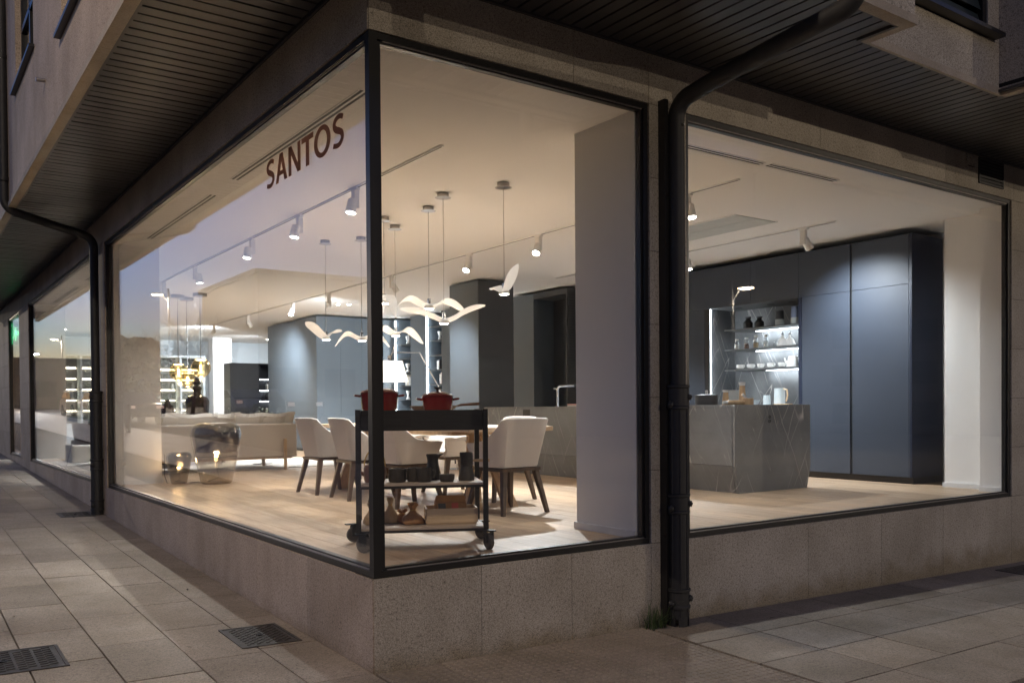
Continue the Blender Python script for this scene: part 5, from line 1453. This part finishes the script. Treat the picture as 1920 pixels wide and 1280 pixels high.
def bare_tree(label, x, y, h, seed):
    rnd = random.Random(seed)
    t = thing('bare_tree', label, 'tree', (x, y, gz(x, y) - .15), 0, 'bare winter trees across the road')
    tr = MB(); br = MB()
    def grow(p, d, ln, r, lvl):
        q = [p]; rr = [r]
        for k in range(3):
            d = (d + Vector((rnd.uniform(-.2, .2), rnd.uniform(-.2, .2), rnd.uniform(-.02, .15)))).normalized()
            q.append(q[-1] + d * ln / 3); rr.append(r * (1 - .16 * (k + 1)))
        (tr if lvl == 0 else br).tube(q, rr, 6 if lvl < 2 else 4, caps=False)
        if lvl < 4:
            for k in range(4 if lvl < 3 else 3):
                a = rnd.uniform(0, 6.28); up_ = rnd.uniform(.5, 1.3)
                nd = (d * up_ + Vector((math.cos(a), math.sin(a), .25)) * .8).normalized()
                s_ = rnd.choice((q[-1], q[-1], q[-2]))
                grow(s_, nd, ln * rnd.uniform(.58, .78), r * .50, lvl + 1)
    grow(Vector((0, 0, 0)), Vector((0, 0, 1)), h * .30, h * .016, 0)
    tr.build('trunk', M_BARK, t); stuff(br.build('branches', M_BARK, t))
bare_tree('tall bare tree reflected beside the street lamp', -11.6, 46.5, 8.5, 3)
bare_tree('bare tree with a wide fan of twigs', -15.5, 64, 10, 5)
bare_tree('slim bare tree farther along the road', -14.2, 78, 9, 8)
hd = MB(); rnd = random.Random(11)
for k in range(2600):
    u = rnd.uniform(0, 1); x = -14.5 - 13 * u + rnd.gauss(0, .8); y = 80 - 6 * u + rnd.gauss(0, 1.0)
    hmax = 5.0 + 1.0 * math.sin(9 * u) + .7 * math.sin(23 * u)
    z = gz(x, y) - .2 + hmax * rnd.uniform(0, 1) ** .7
    s_ = rnd.uniform(.3, .7); a = rnd.uniform(0, 6.28); b = rnd.uniform(-1, 1)
    d1 = Vector((math.cos(a), math.sin(a), b * .5)) * s_; d2 = Vector((-math.sin(a) * .6, math.cos(a) * .6, .8)) * s_
    c = Vector((x, y, z)); hd.add([tuple(c - d1), tuple(c + d2 * .6), tuple(c + d1), tuple(c - d2 * .6)], [(0, 1, 2, 3)])
stuff(hd.build('undergrowth', M_HEDGE))
fb = thing('far_building', 'long low dark building at the end of the street', 'building', (-14, 92, gz(0, 92) - .3))
MB().box(-22, 16, 0, 9, 0, 5.1).build('wall', M_FARB, fb); MB().box(-22.3, 16.3, -.3, 9.3, 5.101, 5.4).build('roof', M_FARB, fb)
for k in range(8): MB().box(-19 + 4.4 * k, -17 + 4.4 * k, -.02, .05, 1.6, 3.2).build('window', M_CARGLASS, fb)

rb = thing('far_building', 'plain dark office block across the road', 'building', (-13.5, 41, .3))
MB().box(-22, 0, 0, 10, 0, 7.8).build('wall', M_FARB, rb); MB().box(-22.2, .2, -.2, 10.2, 7.801, 8.05).build('roof', M_FARB, rb)
for k in range(7):
    for q in range(2): MB().box(-20 + 2.9 * k, -18.2 + 2.9 * k, -.05, .03, 1.3 + 3.2 * q, 2.9 + 3.2 * q).build('window', M_CARGLASS, rb)

ob = thing('far_building', 'unseen dark block added across the wide front to hide the horizon', 'building', (25, -48, -1.5))  # added to keep the orange horizon out of the right panes
MB().box(-50, 60, -10, 0, 0, 24).build('wall', M_FARB, ob); MB().box(-50.4, 60.4, -10.4, .4, 24.001, 24.4).build('roof', M_FARB, ob)
for k in range(14):
    for q in range(3): MB().box(-46 + 7.5 * k, -43.5 + 7.5 * k, -.05, .03, 1.2 + 3.3 * q, 3.0 + 3.3 * q).build('window', M_CARGLASS, ob)

eb = thing('far_building', 'unseen dark row added at the side street to hide the horizon', 'building', (62, -26, -2))  # added screen for the rest of that horizon, tall to even the reflection
MB().box(0, 10, -24, 22, 0, 24).build('wall', M_FARB, eb); MB().box(-.3, 10.3, -24.3, 22.3, 24.001, 24.4).build('roof', M_FARB, eb)
for k in range(6):
    for q in range(3): MB().box(-.05, .03, -21 + 7 * k, -19 + 7 * k, 1.5 + 3.1 * q, 3.2 + 3.1 * q).build('window', M_CARGLASS, eb)

def car(label, x, y, rz, m):
    t = thing('parked_car', label, 'car', (x, y, gz(x, y) - .13), rz, 'cars parked along the road')
    sec = [(-2.1, .45), (-2.12, .75), (-1.95, .88), (-1.1, .95), (-.45, 1.42), (.95, 1.45), (1.75, 1.02), (2.05, .95), (2.12, .5), (2.0, .32), (-2.0, .30)]
    MB().prism(sec[::-1], 'y', -.86, .86).xform(Matrix.Identity(4)).build('body', m, t, bevel=.06)
    MB().prism([(-1.0, .98), (-.42, 1.37), (.92, 1.39), (1.55, 1.02)][::-1], 'y', -.872, .872).build('side_window', M_CARGLASS, t)
    MB().hexa([(-1.13, -.72, .965), (-1.13, .72, .965), (-1.08, .72, .96), (-1.08, -.72, .96)][::-1], [(-.50, -.66, 1.40), (-.50, .66, 1.40), (-.45, .66, 1.40), (-.45, -.66, 1.40)][::-1]).build('windscreen', M_CARGLASS, t)
    for sx in (-1.3, 1.3):
        for sy in (-1, 1):
            w_ = MB().lathe([(.2, -.1), (.32, -.1), (.33, -.06), (.33, .06), (.32, .1), (.2, .1)], 18).xform(Matrix.Translation((sx, sy * .80, .33)) @ Matrix.Rotation(R(90), 4, 'X')).build('wheel', M_TYRE, t)
            MB().lathe([(.001, .09), (.2, .1), (.2, -.1), (.001, -.09)][::-1], 14).xform(Matrix.Translation((sx, sy * .802, .33)) @ Matrix.Rotation(R(90), 4, 'X')).build('rim', M_STEEL, w_)
    for sy in (-1, 1):
        MB().box(-2.135, -2.08, sy * .6 - .16, sy * .6 + .16, .68, .80).build('headlight', M_TAIL, t)
        MB().box(2.06, 2.115, sy * .62 - .14, sy * .62 + .14, .72, .88).build('tail_light', M_TAIL, t)
car('dark parked car nearest the bollards', -6.6, 38.0, R(86), M_CARS[0])
car('silver parked car farther along the kerb', -6.8, 44.5, R(88), M_CARS[1])
car('sand coloured van like car parked at the end', -6.9, 52, R(87), M_CARS[2])
car('dark parked car across the road', -12.0, 33.0, R(-90), M_CARS[0])
car('silver parked car across the road', -12.1, 40.0, R(-90), M_CARS[1])
for k in range(5):
    y = 27.5 + 2.1 * k
    o = MB().lathe([(.08, 0), (.08, .85), (.095, .86), (.095, .95), (.05, 1.0), (.001, 1.01)], 14).build('bollard', M_POLE, None, (-2.9 - .06 * k - 1.4, y, gz(-4, y)))
    tag(o, 'dark round topped bollard along the kerb', 'bollard', 'bollards along the kerb')
